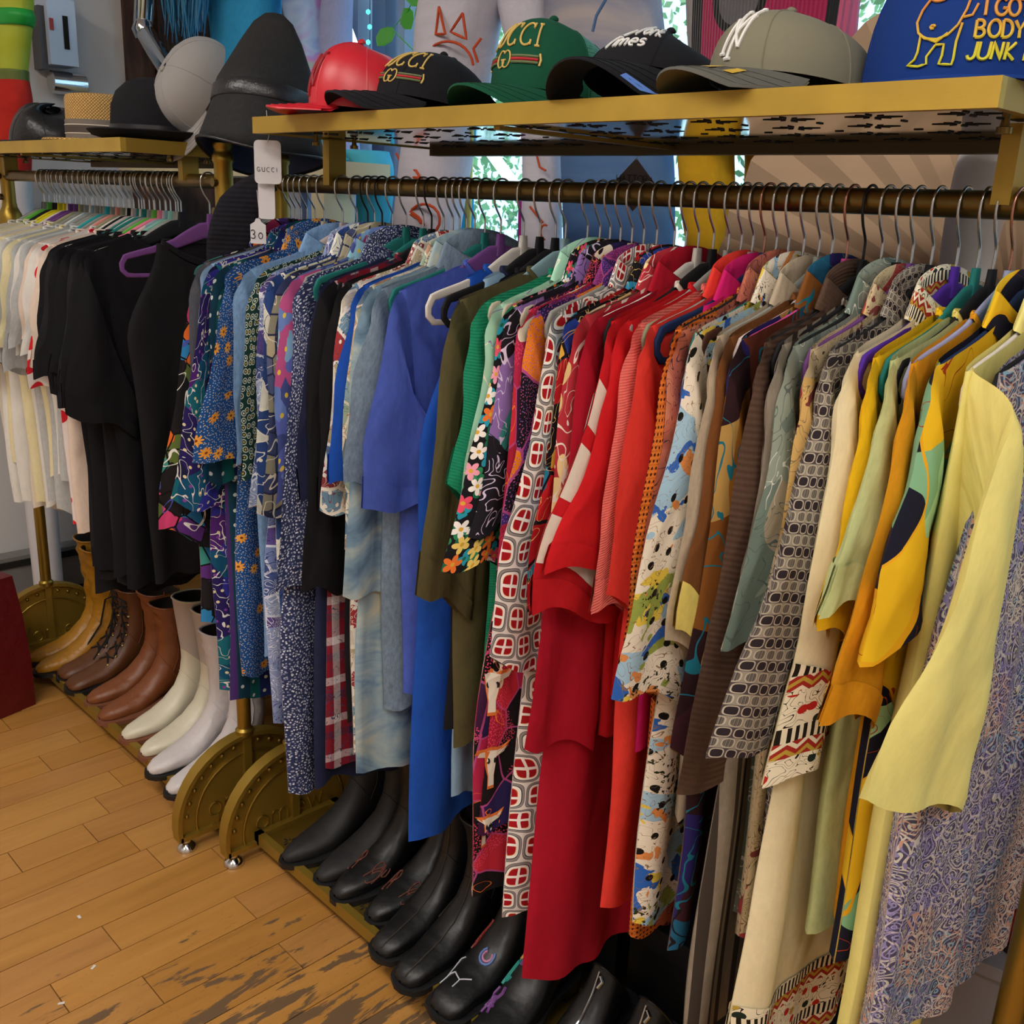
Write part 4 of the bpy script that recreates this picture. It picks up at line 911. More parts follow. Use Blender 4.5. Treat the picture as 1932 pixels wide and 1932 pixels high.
def on_surf(mb, strokes, P, w, off=.001, n=6):
    for st in strokes:
        d = []
        for a, b in zip(st, st[1:]):
            L = math.hypot(b[0]-a[0], b[1]-a[1]); k = max(1, int(L/.004))
            d += [(lerp(a[0], b[0], i/k), lerp(a[1], b[1], i/k)) for i in range(k)]
        d.append(st[-1])
        if len(d) > 1: mb.tube([P(s_, t_, off) for s_, t_ in d], w, n)
    return mb
# ------------------------------------------------------------------ caps
def crown_fn(rx, ry, H, p=.72, lean=0):
    def base(phi, e):
        a = e*PI/2; rad = max(0, math.cos(a))**p; h = H*math.sin(a)**.95*(1+.05*math.cos(phi)*math.sin(2*a))
        return Vector((rx*rad*math.sin(phi), -ry*rad*math.cos(phi)+lean*h, h))
    return base
def cap(name, loc, yaw, label, rx=.088, ry=.1, H=.13, crown='', brim='', L=.068, droop=.03, lift=.018, back=None, pitch=0, roll=0, under=None, group='caps on the shelf', sq=None, p=.72, rot=None, brimtilt=0, bw=62):
    E = empty(name, loc, rot or (pitch, roll, yaw), label, 'cap', group); C = crown_fn(rx, ry, H, p)
    n = 36; rows = []
    LF = lambda ph: Vector((0, 0, lift*(.5+.5*math.cos(ph))))
    def dent(v, phi, e): return sq(v, phi, e) if sq else v
    for i in range(15):
        e = i/14*.985; rows.append([dent(C(2*PI*k/n, e), 2*PI*k/n, e)+LF(2*PI*k/n) for k in range(n)])
    if back is None:
        MB().ring(rows, False).build('crown', crown, E, smooth=180)
    else:
        k = [j for j in range(n+1)]
        f = [j % n for j in range(-8, 9)]; b_ = [j % n for j in range(8, n-7)]
        MB().grid([[r[j] for j in f] for r in rows]).build('front_panel', crown, E, smooth=180)
        MB().grid([[r[j] for j in b_] for r in rows]).build('mesh_back', back, E, smooth=180)
    for a in (0, 1, 2, 3, 4, 5):
        ph = PI/6+a*PI/3 if back is None else PI*.45*(1 if a % 2 else -1)*(1 if a < 2 else .5+.3*a)
        MB().tube([dent(C(ph, i/10*.98), ph, i/10)+LF(ph) for i in range(11)], .0011, 5).build('seam', crown, E)
    MB().lathe([(.007, 0), (.007, .003), (.004, .006), (.001, .007)], 10, (0, 0, 0)).build('top_button', crown, E, tuple(dent(C(0, .985), 0, .985)+LF(0)))
    # brim
    def B(u, v, dz):
        ph = u*math.radians(bw); q = C(ph, 0); ex = L*(1-.30*u*u)*math.sqrt(max(.02, 1-(u*.93)**6))
        pnt = Vector((q.x*(1+.16*v*(1-u*u)), q.y-ex*v, 0)); x = pnt.x/rx
        z = LF(ph).z-droop*x*x*(.25+.75*v)-.006*v+brimtilt*v
        return Vector((pnt.x, pnt.y, max(z, .0005)+dz)) if not brimtilt else Vector((pnt.x, pnt.y, z+dz))
    us = [-1+2*k/22 for k in range(23)]
    top = [[B(u, v/8, .003) for u in us] for v in range(9)]
    bot = [[B(u, v/8, .0) for u in us] for v in range(8, -1, -1)]
    bo = MB().grid(top+bot[:1]).build('brim', brim or crown, E, smooth=180)
    MB().grid(bot).build('brim_underside', under or brim or crown, bo, smooth=180)
    for v in (.3, .5, .7, .88):
        MB().tube([B(u*.9, v, .0034) for u in us], .0006, 4).build('brim_stitch', brim or crown, bo)
    def P(s_, t_, off):
        z = max(.0, t_); a = math.asin(min(.999, z/H)); e = a/(PI/2); ph = s_/rx
        q = dent(C(ph, e), ph, e); d = (dent(C(ph+.02, e), ph+.02, e)-dent(C(ph-.02, e), ph-.02, e)).cross(dent(C(ph, min(.98, e+.02)), ph, e+.02)-dent(C(ph, max(0, e-.02)), ph, e-.02)).normalized()
        return q+d*off+LF(ph)
    E['_'] = 0; del E['_']
    return E, P, B, bo
def felt(n_, c, r=.9): return plain(n_, c, r, 0, .25, bump=(260, .15, .002))
M_redl = plain('red_leather', '#c11c2c', .38, 0, .5, bump=(40, .12, .004)); M_blk = felt('black_twill', '#15151a'); M_grn = felt('green_twill', '#0d4a33')
M_olv = felt('olive_twill', '#7d7966'); M_blu = felt('blue_foam', '#12357c'); M_greyc = felt('grey_linen', '#8f8c8a')
def meshmat(n_, c):
    t = NT(n_); v = t.uv(1, obj=True); x = t.vor(v, 330, rnd=.1); x.voronoi_dimensions = '3D'
    t.bs(Base_Color=t.ramp(x.outputs['Distance'], [(.3, '#0c1418'), (.42, c)], False), Roughness=.5, Normal=t.bump(x.outputs['Distance'], .7, .002)); return t.m
M_grnm = meshmat('green_mesh', '#2f7c58'); M_blum = meshmat('blue_mesh', '#2a4fa4')
M_gthr = plain('gold_thread', '#cfae5c', .5); M_wthr = plain('white_thread', '#e4e2de', .7); M_rthr = plain('red_stripe', '#b8202c', .7); M_gst = plain('green_stripe', '#66724a', .7); M_rthd = plain('dark_red_thread', '#8c0f1e', .5)
SZ = 1.6312
def shelf_at(px, Y=1.14): q = at(px, 185, Y); return (q.x, Y, SZ)
GUCCI, gw = word_strokes('GUCCI', .031, 0, 0, 0, 1)
def gucci_logo(E, P, t0, s0, sc=1.):
    mb = MB(); on_surf(mb, [[(s0+(p[0]-gw/2)*sc, t0+p[1]*sc) for p in st] for st in GUCCI], P, .0017*sc); mb.build('embroidered_lettering', M_gthr, E)
    e = MB(); c = t0-.018*sc
    on_surf(e, [[(s0-.006*sc+p[0]*sc, c+p[1]*sc) for p in A(0, 0, .0085, .011, 40, 330, 16)+[(.008, -.001), (.001, -.001)]], [(s0+.006*sc-p[0]*sc, c+p[1]*sc) for p in A(0, 0, .0085, .011, 40, 330, 16)+[(.008, -.001), (.001, -.001)]]], P, .0013*sc); e.build('emblem', M_gthr, E)
    for dt, m_, nm in ((.004, M_gst, 'green_stripe'), (0, M_rthr, 'red_stripe'), (-.004, M_gst, 'green_stripe')):
        for a, b in ((.018, .062), (-.062, -.018)):
            on_surf(MB(), [[(s0+a*sc, c+dt*sc), (s0+b*sc, c+dt*sc)]], P, .002*sc).build(nm, m_, E)
    for a in (.064, -.064): on_surf(MB(), [[(s0+a*sc, c-.008*sc), (s0+a*sc*1.03, c), (s0+a*sc, c+.008*sc)]], P, .0018*sc).build('buckle_end', M_gthr, E)
def ny(E, P, mat, h, s0, t0, w):
    N_ = [[(.08, 0), (.08, .78)], [(.08, .78), (.62, .12)], [(.62, .12), (.62, .86)], [(0, 0), (.17, 0)], [(0, .8), (.14, .8)], [(.54, .88), (.7, .88)]]
    Y_ = [[(.1, 1.0), (.36, .55)], [(.36, .55), (.66, 1.05)], [(.36, .55), (.34, -.12)], [(.0, 1.02), (.2, 1.02)], [(.56, 1.07), (.76, 1.07)], [(.24, -.12), (.45, -.12)]]
    mb = MB(); on_surf(mb, [[(s0+(p[0]-.36)*h+(p[1]-.4)*h*.18, t0+p[1]*h) for p in st] for st in N_+Y_], P, w); mb.build('raised_monogram', mat, E)
# red leather cap
E, P, B, bo = cap('baseball_cap', shelf_at(690, 1.06), -.6, 'red leather baseball cap with raised monogram, at the left end of the shelf', .08, .092, .098, M_redl, M_redl, .068, .012, .012)
ny(E, P, M_rthd, .05, .02, .02, .0022)
# black gold-lettered cap
def sq1(v, phi, e): return Vector((v.x, v.y+.03*e, v.z*(1-.16*max(0, math.cos(phi))*e)))
E, P, B, bo = cap('baseball_cap', shelf_at(812, 1.12), -.2, 'black baseball cap with gold lettering and green red stripe', .082, .095, .078, M_blk, M_blk, .082, .04, .03, sq=sq1)
gucci_logo(E, P, .04, .022, .85)
# green trucker cap
E, P, B, bo = cap('trucker_cap', shelf_at(1048, 1.15), -.08, 'green mesh trucker cap with gold lettering and striped emblem', .09, .1, .096, M_grn, M_grn, .078, .042, .03, back=M_grnm, p=.6)
gucci_logo(E, P, .05, -.004, .95)
on_surf(MB(), [A(.02, .1, .004, .004, 0, 330, 8)], P, .001).build('eyelet', plain('eyelet_teal', '#3f9a90', .6), E)
# black cap with white blackletter
def sq2(v, phi, e): return Vector((v.x*(1+.12*e), v.y+.035*e, v.z*(.72+.1*math.sin(3*phi+1)*e)))
E, P, B, bo = cap('baseball_cap', shelf_at(1235, 1.13), .12, 'soft black cap with white blackletter lettering and upturned brim', .092, .104, .066, M_blk, M_blk, .085, .055, .044, sq=sq2, under=plain('black_lining', '#08080c', .8))
mb = MB()
for txt, t0, h in (('New York', .046, .016), ('Times', .027, .018)):
    st, wd = word_strokes(txt, h, 0, 0, .1, 0, .02); on_surf(mb, [[(p[0]-wd/2, t0+p[1]) for p in s_] for s_ in st], P, .0016, .001)
mb.build('blackletter_lettering', M_wthr, E)
MB().grid([[B(u/10, v, .0042) for u in range(5, 10)] for v in (.8, .9, .98)]).build('size_sticker', plain('blue_sticker', '#5f86d8', .4), bo, smooth=180)
# olive cap
E, P, B, bo = cap('baseball_cap', shelf_at(1492, 1.12), -.3, 'olive grey cap with white monogram and yellow oak leaves on the brim', .092, .1, .068, M_olv, felt('grey_brim', '#5d5c56'), .075, .036, .026, under=felt('olive_lining', '#6e6a50'), p=.52)
ny(E, P, M_wthr, .042, .006, .016, .002)
for k in range(5):
    u = -.5+.24*k; MB().grid([[B(u+.1*a, .35+.12*math.sin(PI*b/4)+.3*b/4, .0045) for a in (-.5, 0, .5)] for b in range(5)]).build('oak_leaf', plain('yellow_thread', '#c9a63a', .6), bo, smooth=180)
# blue trucker cap
E, P, B, bo = cap('trucker_cap', shelf_at(1815, 1.16), .55, 'royal blue trucker cap with printed slogan, at the right end of the shelf', .105, .112, .14, M_blu, M_blu, .07, .012, .005, back=M_blum, p=.5)
t = NT('orange_yellow_print'); z = t.sep(t.uv(1, obj=True))[2]; t.bs(Base_Color=t.ramp(z, [(.03, '#d9d02a'), (.062, '#dca23a'), (.09, '#d97a3a')], False), Roughness=.6); M_print = t.m
mb = MB()
for txt, t0, s0, sl in (('I GOT THIS', .055, .012, 0), ('BODY FROM', .0365, .006, 0), ('JUNK FOOD', .018, .002, .12)):
    st, wd = word_strokes(txt, .0145, s0-.02, t0, sl, 0, -.1); on_surf(mb, st, P, .0016, .0012)
mb.build('slogan_lettering', M_print, E)
torso = [[(-.052, .135), (-.05, .118), (-.043, .112)], A(-.035, .112, .009, .006, 190, 350, 6), A(-.012, .115, .01, .007, 190, 350, 6), [(-.043, .112), (-.051, .098), (-.054, .085), (-.05, .073), (-.042, .066), (-.03, .064), (-.02, .068), (-.012, .078)],
  [(-.012, .078), (-.006, .095), (-.003, .112), (.004, .12), (.006, .135)], [(-.008, .086), (.0, .088), (.004, .1)], [(-.047, .07), (-.047, .052), (-.049, .044), (-.056, .038), (-.044, .036), (-.036, .038), (-.037, .046), (-.03, .058)], [(-.03, .058), (-.022, .058), (-.022, .046), (-.024, .037), (-.012, .036), (-.011, .042), (-.011, .06), (-.008, .08)], [(-.044, .068), (-.03, .061), (-.02, .07)], A(-.036, .078, .0025, .002, 0, 300, 5)]
on_surf(MB(), [[(p[0]-.018, .014+(p[1]-.036)*.8) for p in st] for st in torso], P, .0013, .0012).build('printed_cartoon_torso', M_print, E)
# ------------------------------------------------------------------ hats on the far rack and the posts
def hat(name, label, parts, loc, rot=(0, 0, 0), sx=1, sy=1, cat='hat'):
    E = empty(name, loc, rot, label, cat, 'hats on the far rack')
    for nm, prof, mat in parts: MB().lathe(prof, 40, (0, 0, 0), sx, sy).build(nm, mat, E, smooth=50)
    return E
def straw():
    t = NT('woven_straw'); v = t.uv(1, obj=True); x = t.sep(v); a = t.M('ARCTAN2', x[1], x[0])
    w = t.M('MULTIPLY', t.M('SINE', t.M('MULTIPLY', a, 70.)), t.M('SINE', t.M('MULTIPLY', x[2], 900.)))
    t.bs(Base_Color=t.ramp(w, [(0, '#9c7230'), (.5, '#d8b070'), (1, '#e4c48c')], False), Roughness=.7, Normal=t.bump(w, .6, .002)); return t.m
M_straw = straw(); LZ = 1.6005
q = at(185, 255, 1.08)
E = hat('straw_boater', 'natural straw boater with striped grey band', [('crown', [(.001, .112), (.06, .112), (.075, .108), (.078, .1), (.0785, .006)], M_straw), ('brim', [(.0785, .008), (.125, .008), (.128, .004), (.125, 0), (.07, 0)], M_straw)], (q.x, 1.1, LZ), sy=1.15)
MB().lathe([(.079, .008), (.0802, .009), (.0802, .052), (.079, .053)], 40, (0, 0, 0), 1, 1.15).build('ribbon_band', plain('band_taupe', '#6f655c', .7), E)
MB().lathe([(.0803, .022), (.081, .022), (.081, .038), (.0803, .038)], 40, (0, 0, 0), 1, 1.15).build('ribbon_stripe', plain('band_brown', '#463a34', .7), E)
for z in (.0205, .0395): MB().lathe([(.0803, z), (.0812, z), (.0812, z+.002), (.0803, z+.002)], 40, (0, 0, 0), 1, 1.15).build('ribbon_edge', plain('band_cream', '#cfc4b0', .7), E)
q = at(283, 250, 1.05)
E = hat('bowler_hat', 'black felt bowler hat next to the straw boater', [('crown', [(.001, .13), (.03, .128), (.055, .118), (.074, .098), (.084, .07), (.087, .03), (.088, .01)], felt('black_felt', '#121216')), ('brim', [(.088, .012), (.1, .008), (.12, .012), (.128, .02), (.13, .018), (.121, .008), (.1, .002), (.08, .004)], felt('black_felt', '#121216'))], (q.x, 1.07, LZ), sy=1.15)
MB().lathe([(.0885, .01), (.0895, .011), (.089, .03), (.088, .031)], 40, (0, 0, 0), 1, 1.15).build('ribbon_band', plain('black_satin', '#17171c', .35), E)
q = at(92, 255, 1.07)
E, P, B, bo = cap('leather_cap', (q.x, 1.08, LZ), -.5, 'slouchy black leather cap at the left end of the far shelf', .095, .105, .1, plain('black_leather', '#16161a', .38, bump=(30, .4, .01)), plain('black_leather', '#16161a', .38, bump=(30, .4, .01)), .05, .01, .006, sq=lambda v, phi, e: Vector((v.x*(1+.1*math.sin(3*e)), v.y+.02*e*math.sin(3*phi), v.z*(.85+.12*math.sin(2.5*phi)))), group='hats on the far rack')
# black bucket hat over the post of the near rack
q = at(488, 165, 1.13)
M_bkt = NT('monogram_canvas'); v_ = M_bkt.uv(1, obj=True); x_ = M_bkt.vor(M_bkt.uv(1), 30, rnd=.2)
M_bkt.bs(Base_Color=M_bkt.ramp(x_.outputs['Distance'], [(.0, '#09090b'), (.24, '#09090b'), (.27, '#131316'), (.34, '#131316'), (.37, '#09090b')], False), Roughness=.8, Normal=M_bkt.bump(M_bkt.noise(v_, 25, 3), .25, .01)); M_bkt = M_bkt.m
E = empty('bucket_hat', (q.x, 1.13, 1.573), (Matrix.Rotation(-.2, 3, CR) @ Matrix.Rotation(.08, 3, CF) @ Matrix.Rotation(.75, 3, 'Z')).to_euler(), 'tall black monogram bucket hat with leather band hung on the post', 'hat', 'hats on the far rack')
n = 48
def bh(prof, nm, mat, par=E):
    rows = []
    for r_, z in prof:
        rr = []
        for k in range(n):
            a = 2*PI*k/n; pin = sst(.12, .25, z); c = math.cos(a)*(1-.05*pin); s_ = math.sin(a)*(1-.72*pin)
            wob = 1+.02*math.sin(4*a+9*z) if z > .1 else 1+.03*math.sin(3*a+1)*(1-z/.1)
            rr.append((r_*c*wob, r_*s_*wob, z+(.012*math.sin(2*a+.8) if z < .02 else 0)))
        rows.append(rr)
    uv = [[(k/n*.6, z) for k in range(n)] for r_, z in prof]
    mb = MB(); mb.grid(rows, uv, closed=True); return mb.build(nm, mat, par, smooth=180)
bh([(.002, .282), (.02, .279), (.042, .262), (.064, .226), (.084, .178), (.097, .138), (.1, .12)], 'crown', M_bkt)
bh([(.1012, .124), (.103, .122), (.106, .094), (.105, .092)], 'leather_band', plain('black_leather_band', '#1b1b20', .32, bump=(200, .4, .002)))
bh([(.103, .094), (.112, .06), (.124, .02), (.129, .0), (.126, .0), (.12, .02), (.108, .06), (.1, .1)], 'brim', M_bkt)
bh([(.129, .004), (.1315, .002), (.1305, -.002), (.128, -.001)], 'brim_piping', plain('black_leather_band', '#1b1b20', .32))
bh([(.1, .1), (.108, .06), (.119, .02), (.1245, .002)], 'lining', plain('navy_lining', '#16305c', .5))
# grey linen cap hanging beside it
q = at(392, 150, 1.12)
E, P, B, bo = cap('linen_cap', (q.x, 1.12, q.z), 0, 'pale grey linen cap hanging brim down beside the bucket hat', .08, .105, .085, M_greyc, M_greyc, .062, .02, .0, rot=(1.35, .5, -.35), group='hats on the far rack', brimtilt=.004)
f_ = (Vector((0, 0, -1))*.85-CR*.3-CF*.25).normalized(); u_ = (-CR*.6+Vector((0, 0, .35))-CF*.55); u_ = (u_-f_*u_.dot(f_)).normalized(); y_ = -f_; x_v = y_.cross(u_)
MT = Matrix.Identity(4)
for i in range(3): MT[i][0] = x_v[i]; MT[i][1] = y_[i]; MT[i][2] = u_[i]
MT.translation = at(378, 168, 1.13); E.matrix_world = MT
# swing tags
M_card = plain('tag_card', '#c2bfc2', .7); M_string = plain('tag_string', '#d8d4cc', .8); M_ink = plain('ink', '#2a2a38', .8)
def card(name, label, cx, cy, wpx, hpx, Y, shape=0, text=None, th=.055):
    c = at(cx, cy, Y); k = Y/ray(cx, cy).y/FPX
    w_, h_ = wpx*k, hpx*k; E = empty(name, c, (0, 0, .72), label, 'tag')
    pts = []; r = w_*.16
    if shape == 0:
        for sx, sz, a0 in ((1, 1, 0), (-1, 1, 90), (-1, -1, 180), (1, -1, 270)):
            pts += [(sx*(w_/2-r)+r*math.cos(math.radians(a0+b)), 0, sz*(h_/2-r)+r*math.sin(math.radians(a0+b))) for b in (0, 30, 60, 90)]
    elif shape == 1:
        pts = [(w_/2, 0, h_*.25), (w_*.22, 0, h_*.36), (w_*.12, 0, h_/2), (-w_*.12, 0, h_/2), (-w_*.22, 0, h_*.36), (-w_/2, 0, h_*.25), (-w_/2, 0, -h_/2), (w_/2, 0, -h_/2)]
    else: pts = [(w_/2, 0, 0), (0, 0, h_/2), (-w_/2, 0, 0), (0, 0, -h_/2)]
    MB().prism(pts, (0, .0012, 0)).build('card', M_card if shape < 2 else plain('kraft_card', '#6f6260', .8), E, smooth=0)
    if text:
        hh = h_*text[1]; st, wd = word_strokes(text[0], hh, 0, 0, 0, 0, text[3] if len(text) > 3 else 0)
        mb = MB()
        for s_ in st: mb.tube([(p[0]-wd/2, -.0006, p[1]+h_*text[2]) for p in s_], hh*.055, 5)
        mb.build('printed_lettering', M_ink, E)
    MB().tube([(0, 0, h_*.46), (.004, -.002, h_*.6), (0, .0, h_*.5+.05)], .0006, 4).build('string', M_string, E)
    return E
card('swing_tag', 'grey rounded tag lettered in navy hanging from the bucket hat', 505, 306, 52, 78, 1.02, 0, ('GUCCI', .1, -.22, .25))
card('swing_tag', 'blank white rounded tag below the lettered tag', 503, 378, 32, 68, 1.025, 0)
card('price_tag', 'small white price tag with handwritten 30', 487, 436, 30, 46, 1.015, 1, ('30', .34, -.3))
card('swing_tag', 'brown diamond shaped kraft tag behind the rail', 1197, 349, 84, 96, 1.45, 2, ('HATTOR4', .13, .05, -.15))
# ------------------------------------------------------------------ boots and shoes
TZ = .0545
def leather(n_, c, rough=.35, b=(35, .25, .006)): return plain('leather_'+n_, c, rough, 0, .5, bump=b)
M_sole = plain('sole_black', '#121214', .55); M_solebr = plain('sole_brown', '#7a4a34', .6)
def boot(name, label, x, y, mat, shaft=.30, point=1., yaw=0, sole=M_sole, hh=.03, slouch=0, L=1., top=1., wid=1., group='boots on the near tray', shaft_mat=None, z=TZ, low=False):
    E = empty(name, (x, y, z), (0, 0, yaw), label, 'boot' if not low else 'shoe', group)
    lift = lambda yy: hh*sst(.1, .2, yy)+.008
    R_ = [((0, .012), (0, .006), .004), ((.005, .02), (.004, .002), .014+.012*(1-point)), ((.025, .031), (.022, 0), .024+.014*(1-point)), ((.06, .04), (.055, 0), .037), ((.1, .052), (.1, 0), .045), ((.135, .064), (.15, .002), .043), ((.165, .086), (.205, .004), .035), ((.182, .12), (.25, .01), .033), ((.188, .158), (.278, .045), .034), ((.188, .185), (.28, .09), .036), ((.186, .21), (.277, .14), .039)]
    if not low:
        nS = 7
        for i in range(1, nS+1):
            f = i/nS; zz = .21+(shaft-.21)*f; R_.append(((.186-.012*f*top, zz+.004*math.sin(5*f)*slouch), (.277+.012*f*top, lerp(.14, shaft-.012, f)), lerp(.039, .052*top, f)))
    else: R_ = R_[:8]
    n = 26; rows = []; base = len(R_)
    rr = random.Random(int(abs(x)*1000))
    for (ty, tz), (by, bz), w in R_:
        T = Vector((0, ty*L, tz+lift(ty))); Bv = Vector((0, by*L, bz+lift(by))); c = (T+Bv)/2; ax = (T-Bv)/2; row = []
        for k in range(n):
            a = 2*PI*k/n; s_, co = math.sin(a), math.cos(a); fb = sst(.02, .1, ty); ex_ = lerp(.6, .8, fb) if ty < .18 else .85; sg = math.copysign(abs(s_)**ex_, s_); co = co if co > 0 else -abs(co)**(.6 if ty < .16 else .9)
            row.append(c+ax*co+Vector((sg*w*wid, 0, 0))*(1 if co > -.3 else 1.02)+Vector((slouch*.003*math.sin(9*tz*20+3*a), slouch*.003*math.cos(7*tz*22+2*a), 0))*(1 if tz > .1 else .2))
        rows.append(row)
    ank = 9
    if shaft_mat and not low:
        MB().ring(rows[:ank+1], False).build('vamp', mat, E, smooth=180); MB().ring(rows[ank:], False).build('shaft', shaft_mat, E, smooth=180)
    else: MB().ring(rows, False).build('upper', mat, E, smooth=180)
    inner = [[p.lerp(sum(r, Vector())/n, .1) for p in r] for r in rows[-4:]]
    MB().ring(inner[::-1], False).build('lining', plain('boot_lining', '#2a211c' if not low else '#9c7a58', .8), E, smooth=180)
    MB().tube([p for p in rows[-1]]+[rows[-1][0]], .0028, 6).build('top_binding', mat, E)
    if not low:
        MB().tube([p+(p-sum(rows[7], Vector())/n)*.02 for p in rows[7]]+[rows[7][0]], .0013, 5).build('vamp_seam', mat, E)
        MB().tube([r_[n//4]+Vector((.001, 0, 0)) for r_ in rows[7:]], .0013, 5).build('side_seam', mat, E)
        MB().sweep([rows[-1][n//4]+Vector((.001, 0, -.03)), rows[-1][n//4]+Vector((.003, 0, .012)), rows[-1][n//4]+Vector((-.004, 0, -.02))], .014, .0015, (0, 1, 0), n=6).build('pull_tab', mat, E)
    # sole and heel
    out = [(0, -.006)]
    prof = [(0, .009), (.012, .023+.014*(1-point)), (.03, .033+.012*(1-point)), (.06, .044), (.1, .051), (.14, .044), (.18, .036), (.22, .037), (.26, .036), (.283, .022), (.287, .006)]
    def outline(k, y0=-1, grow=1.0): return [(w*wid*grow, yy*L) for yy, w in prof if yy >= y0]
    o = outline(0); pts = [(w, yy) for w, yy in o]+[(-w, yy) for w, yy in o[::-1]]
    rws = [[(px_*1.07, py_*1.01-.007, lift(py_/L)+dz) for px_, py_ in pts] for dz in (-.009, .0, .003)]
    MB().ring(rws, True).build('sole', sole, E)
    hl = [(w*wid*g, yy*L) for g in (1,) for yy, w in prof if yy >= .2]
    hp = [(w, yy) for w, yy in hl]+[(-w, yy) for w, yy in hl[::-1]]
    MB().ring([[(a_*s_, .243+(b_-.243)*s_, zz) for a_, b_ in hp] for s_, zz in ((.86, .0), (.9, hh*.5), (1, hh+.002))], True).build('heel', sole, E)
    def P(s_, a, off=.0015):
        i = min(int(s_), len(rows)-2); f = s_-i; k = a/(2*PI)*n; j = int(math.floor(k)); g = k-j
        q = lambda u, v: rows[u][v % n]
        p = q(i, j).lerp(q(i, j+1), g).lerp(q(i+1, j).lerp(q(i+1, j+1), g), f); c = sum(rows[i], Vector())/n
        return p+(p-c).normalized()*off
    return E, P
def strokes_on(E, P, strokes, s0, a0, sc, sa, w, mat, nm):
    mb = MB()
    for st in strokes:
        d = []
        for a, b in zip(st, st[1:]): d += [(lerp(a[0], b[0], i/5), lerp(a[1], b[1], i/5)) for i in range(5)]
        d.append(st[-1]); mb.tube([P(s0+q[1]*sc, a0+q[0]*sa) for q in d], w, 5)
    return mb.build(nm, mat, E)
M_bl = leather('black_worn', '#171617', .6); M_bs = leather('black_shine', '#101012', .4); M_emb = plain('brown_embroidery', '#6a3a2c', .7); M_seam = plain('seam_brown', '#3a332a', .7)
scroll = [A(0, .2, .5, .5, 0, 300, 12), A(.6, .7, .4, .4, 180, -120, 10), [(-.8, 0), (-.3, .5), (.2, 1.1)], A(-.6, .9, .3, .3, 90, 380, 8), [(.2, 1.1), (.8, .4), (1.0, -.2)]]
boot('ankle_boot', 'worn black boot nearest the gold end plate', -1.715, 1.03, M_bl, .27, 1, -.06)
boot('ankle_boot', 'worn black boot beside the embroidered pair', -1.607, 1.05, M_bl, .27, .9, -.02)
for x, y, w in ((-1.535, 1.045, 'left'), (-1.43, 1.06, 'right')):
    E, P = boot('cowboy_boot', 'black cowboy boot with brown scroll embroidery, %s of the pair' % w, x, y, M_bs, .36, .85, .02)
    strokes_on(E, P, scroll, 3.2, -.9, 1.0, .5, .0016, M_emb, 'scroll_embroidery'); strokes_on(E, P, scroll, 3.2, .9, 1.0, -.5, .0016, M_emb, 'scroll_embroidery')
    strokes_on(E, P, scroll, 10.5, -1.2, 2.2, .7, .0018, M_emb, 'shaft_embroidery'); strokes_on(E, P, scroll, 13.5, -.9, 2.2, -.7, .0018, M_emb, 'shaft_embroidery')
for x, y, w in ((-1.338, 1.01, 'left'), (-1.245, .995, 'right')):
    E, P = boot('dress_boot', 'smooth black square-toed boot with centre seam, %s of the pair' % w, x, y, M_bs, .25, .35, .06)
    MB().tube([P(i*.5, .12) for i in range(2, 22)], .0013, 5).build('centre_seam', M_seam, E); MB().tube([P(i*.5, -1.2) for i in range(10, 24)], .0012, 5).build('side_seam', M_seam, E)
PC = {k: plain('paint_'+k, c, .5) for k, c in dict(white='#c8ccd4', red='#8c2a24', blue='#5a78b8', pink='#b87a9c', purple='#7a4a8c', yellow='#c0a83a', teal='#2a9a90', orange='#b8793a').items()}
star = lambda n_, r1, r2: [[(math.cos(2*PI*k/(2*n_))*(r1 if k % 2 == 0 else r2), math.sin(2*PI*k/(2*n_))*(r1 if k % 2 == 0 else r2)) for k in range(2*n_+1)]]
crab = [A(0, 0, .5, .35, 0, 360, 10), A(0, 0, .25, .18, 0, 360, 8), [(.4, .2), (.8, .6), (.6, 1.)], [(-.4, .2), (-.8, .6), (-.6, 1.)], [(.45, -.1), (.9, -.3)], [(.4, -.2), (.8, -.7)], [(-.45, -.1), (-.9, -.3)], [(-.4, -.2), (-.8, -.7)]]
E, P = boot('painted_boot', 'black ankle boot painted with constellation and red crab', -1.14, 1.0, M_bs, .25, .1, .04, wid=1.06)
strokes_on(E, P, [[(-1, .6), (-.8, 1), (-.2, 1.1)], [(-1, .6), (-.6, .1), (0, .3), (.6, .1), (1, .4)], [(-.6, .1), (-.9, -.4)], [(.6, .1), (.6, -.4)]], 2.9, -.55, 1.1, .75, .0014, PC['white'], 'painted_constellation')
strokes_on(E, P, crab, 5.3, -1.1, .8, .35, .003, PC['red'], 'painted_crab'); strokes_on(E, P, [A(0, 0, .8, .8, 130, 410, 10)], 4.6, .1, .5, .3, .003, PC['blue'], 'painted_horseshoe'); strokes_on(E, P, [A(0, 0, .5, .5, 130, 410, 10)], 4.6, .1, .5, .3, .003, PC['pink'], 'painted_horseshoe')
strokes_on(E, P, star(5, 1, .45), 12.5, -1.2, .5, .2, .0018, PC['yellow'], 'painted_star')
E, P = boot('painted_boot', 'black ankle boot painted with lobster and sea goat', -1.03, .985, M_bs, .25, .1, .06, wid=1.06)
strokes_on(E, P, crab, 3.6, -.7, .8, .35, .003, PC['purple'], 'painted_lobster'); strokes_on(E, P, [[(-.6, 1), (-.2, .5), (.3, .6)], A(.4, .1, .4, .5, 90, 330, 10), [(-.4, .4), (-.6, -.4)], [(0, .2), (0, -.6)]], 5.1, -1., .9, .4, .004, PC['teal'], 'painted_sea_goat')
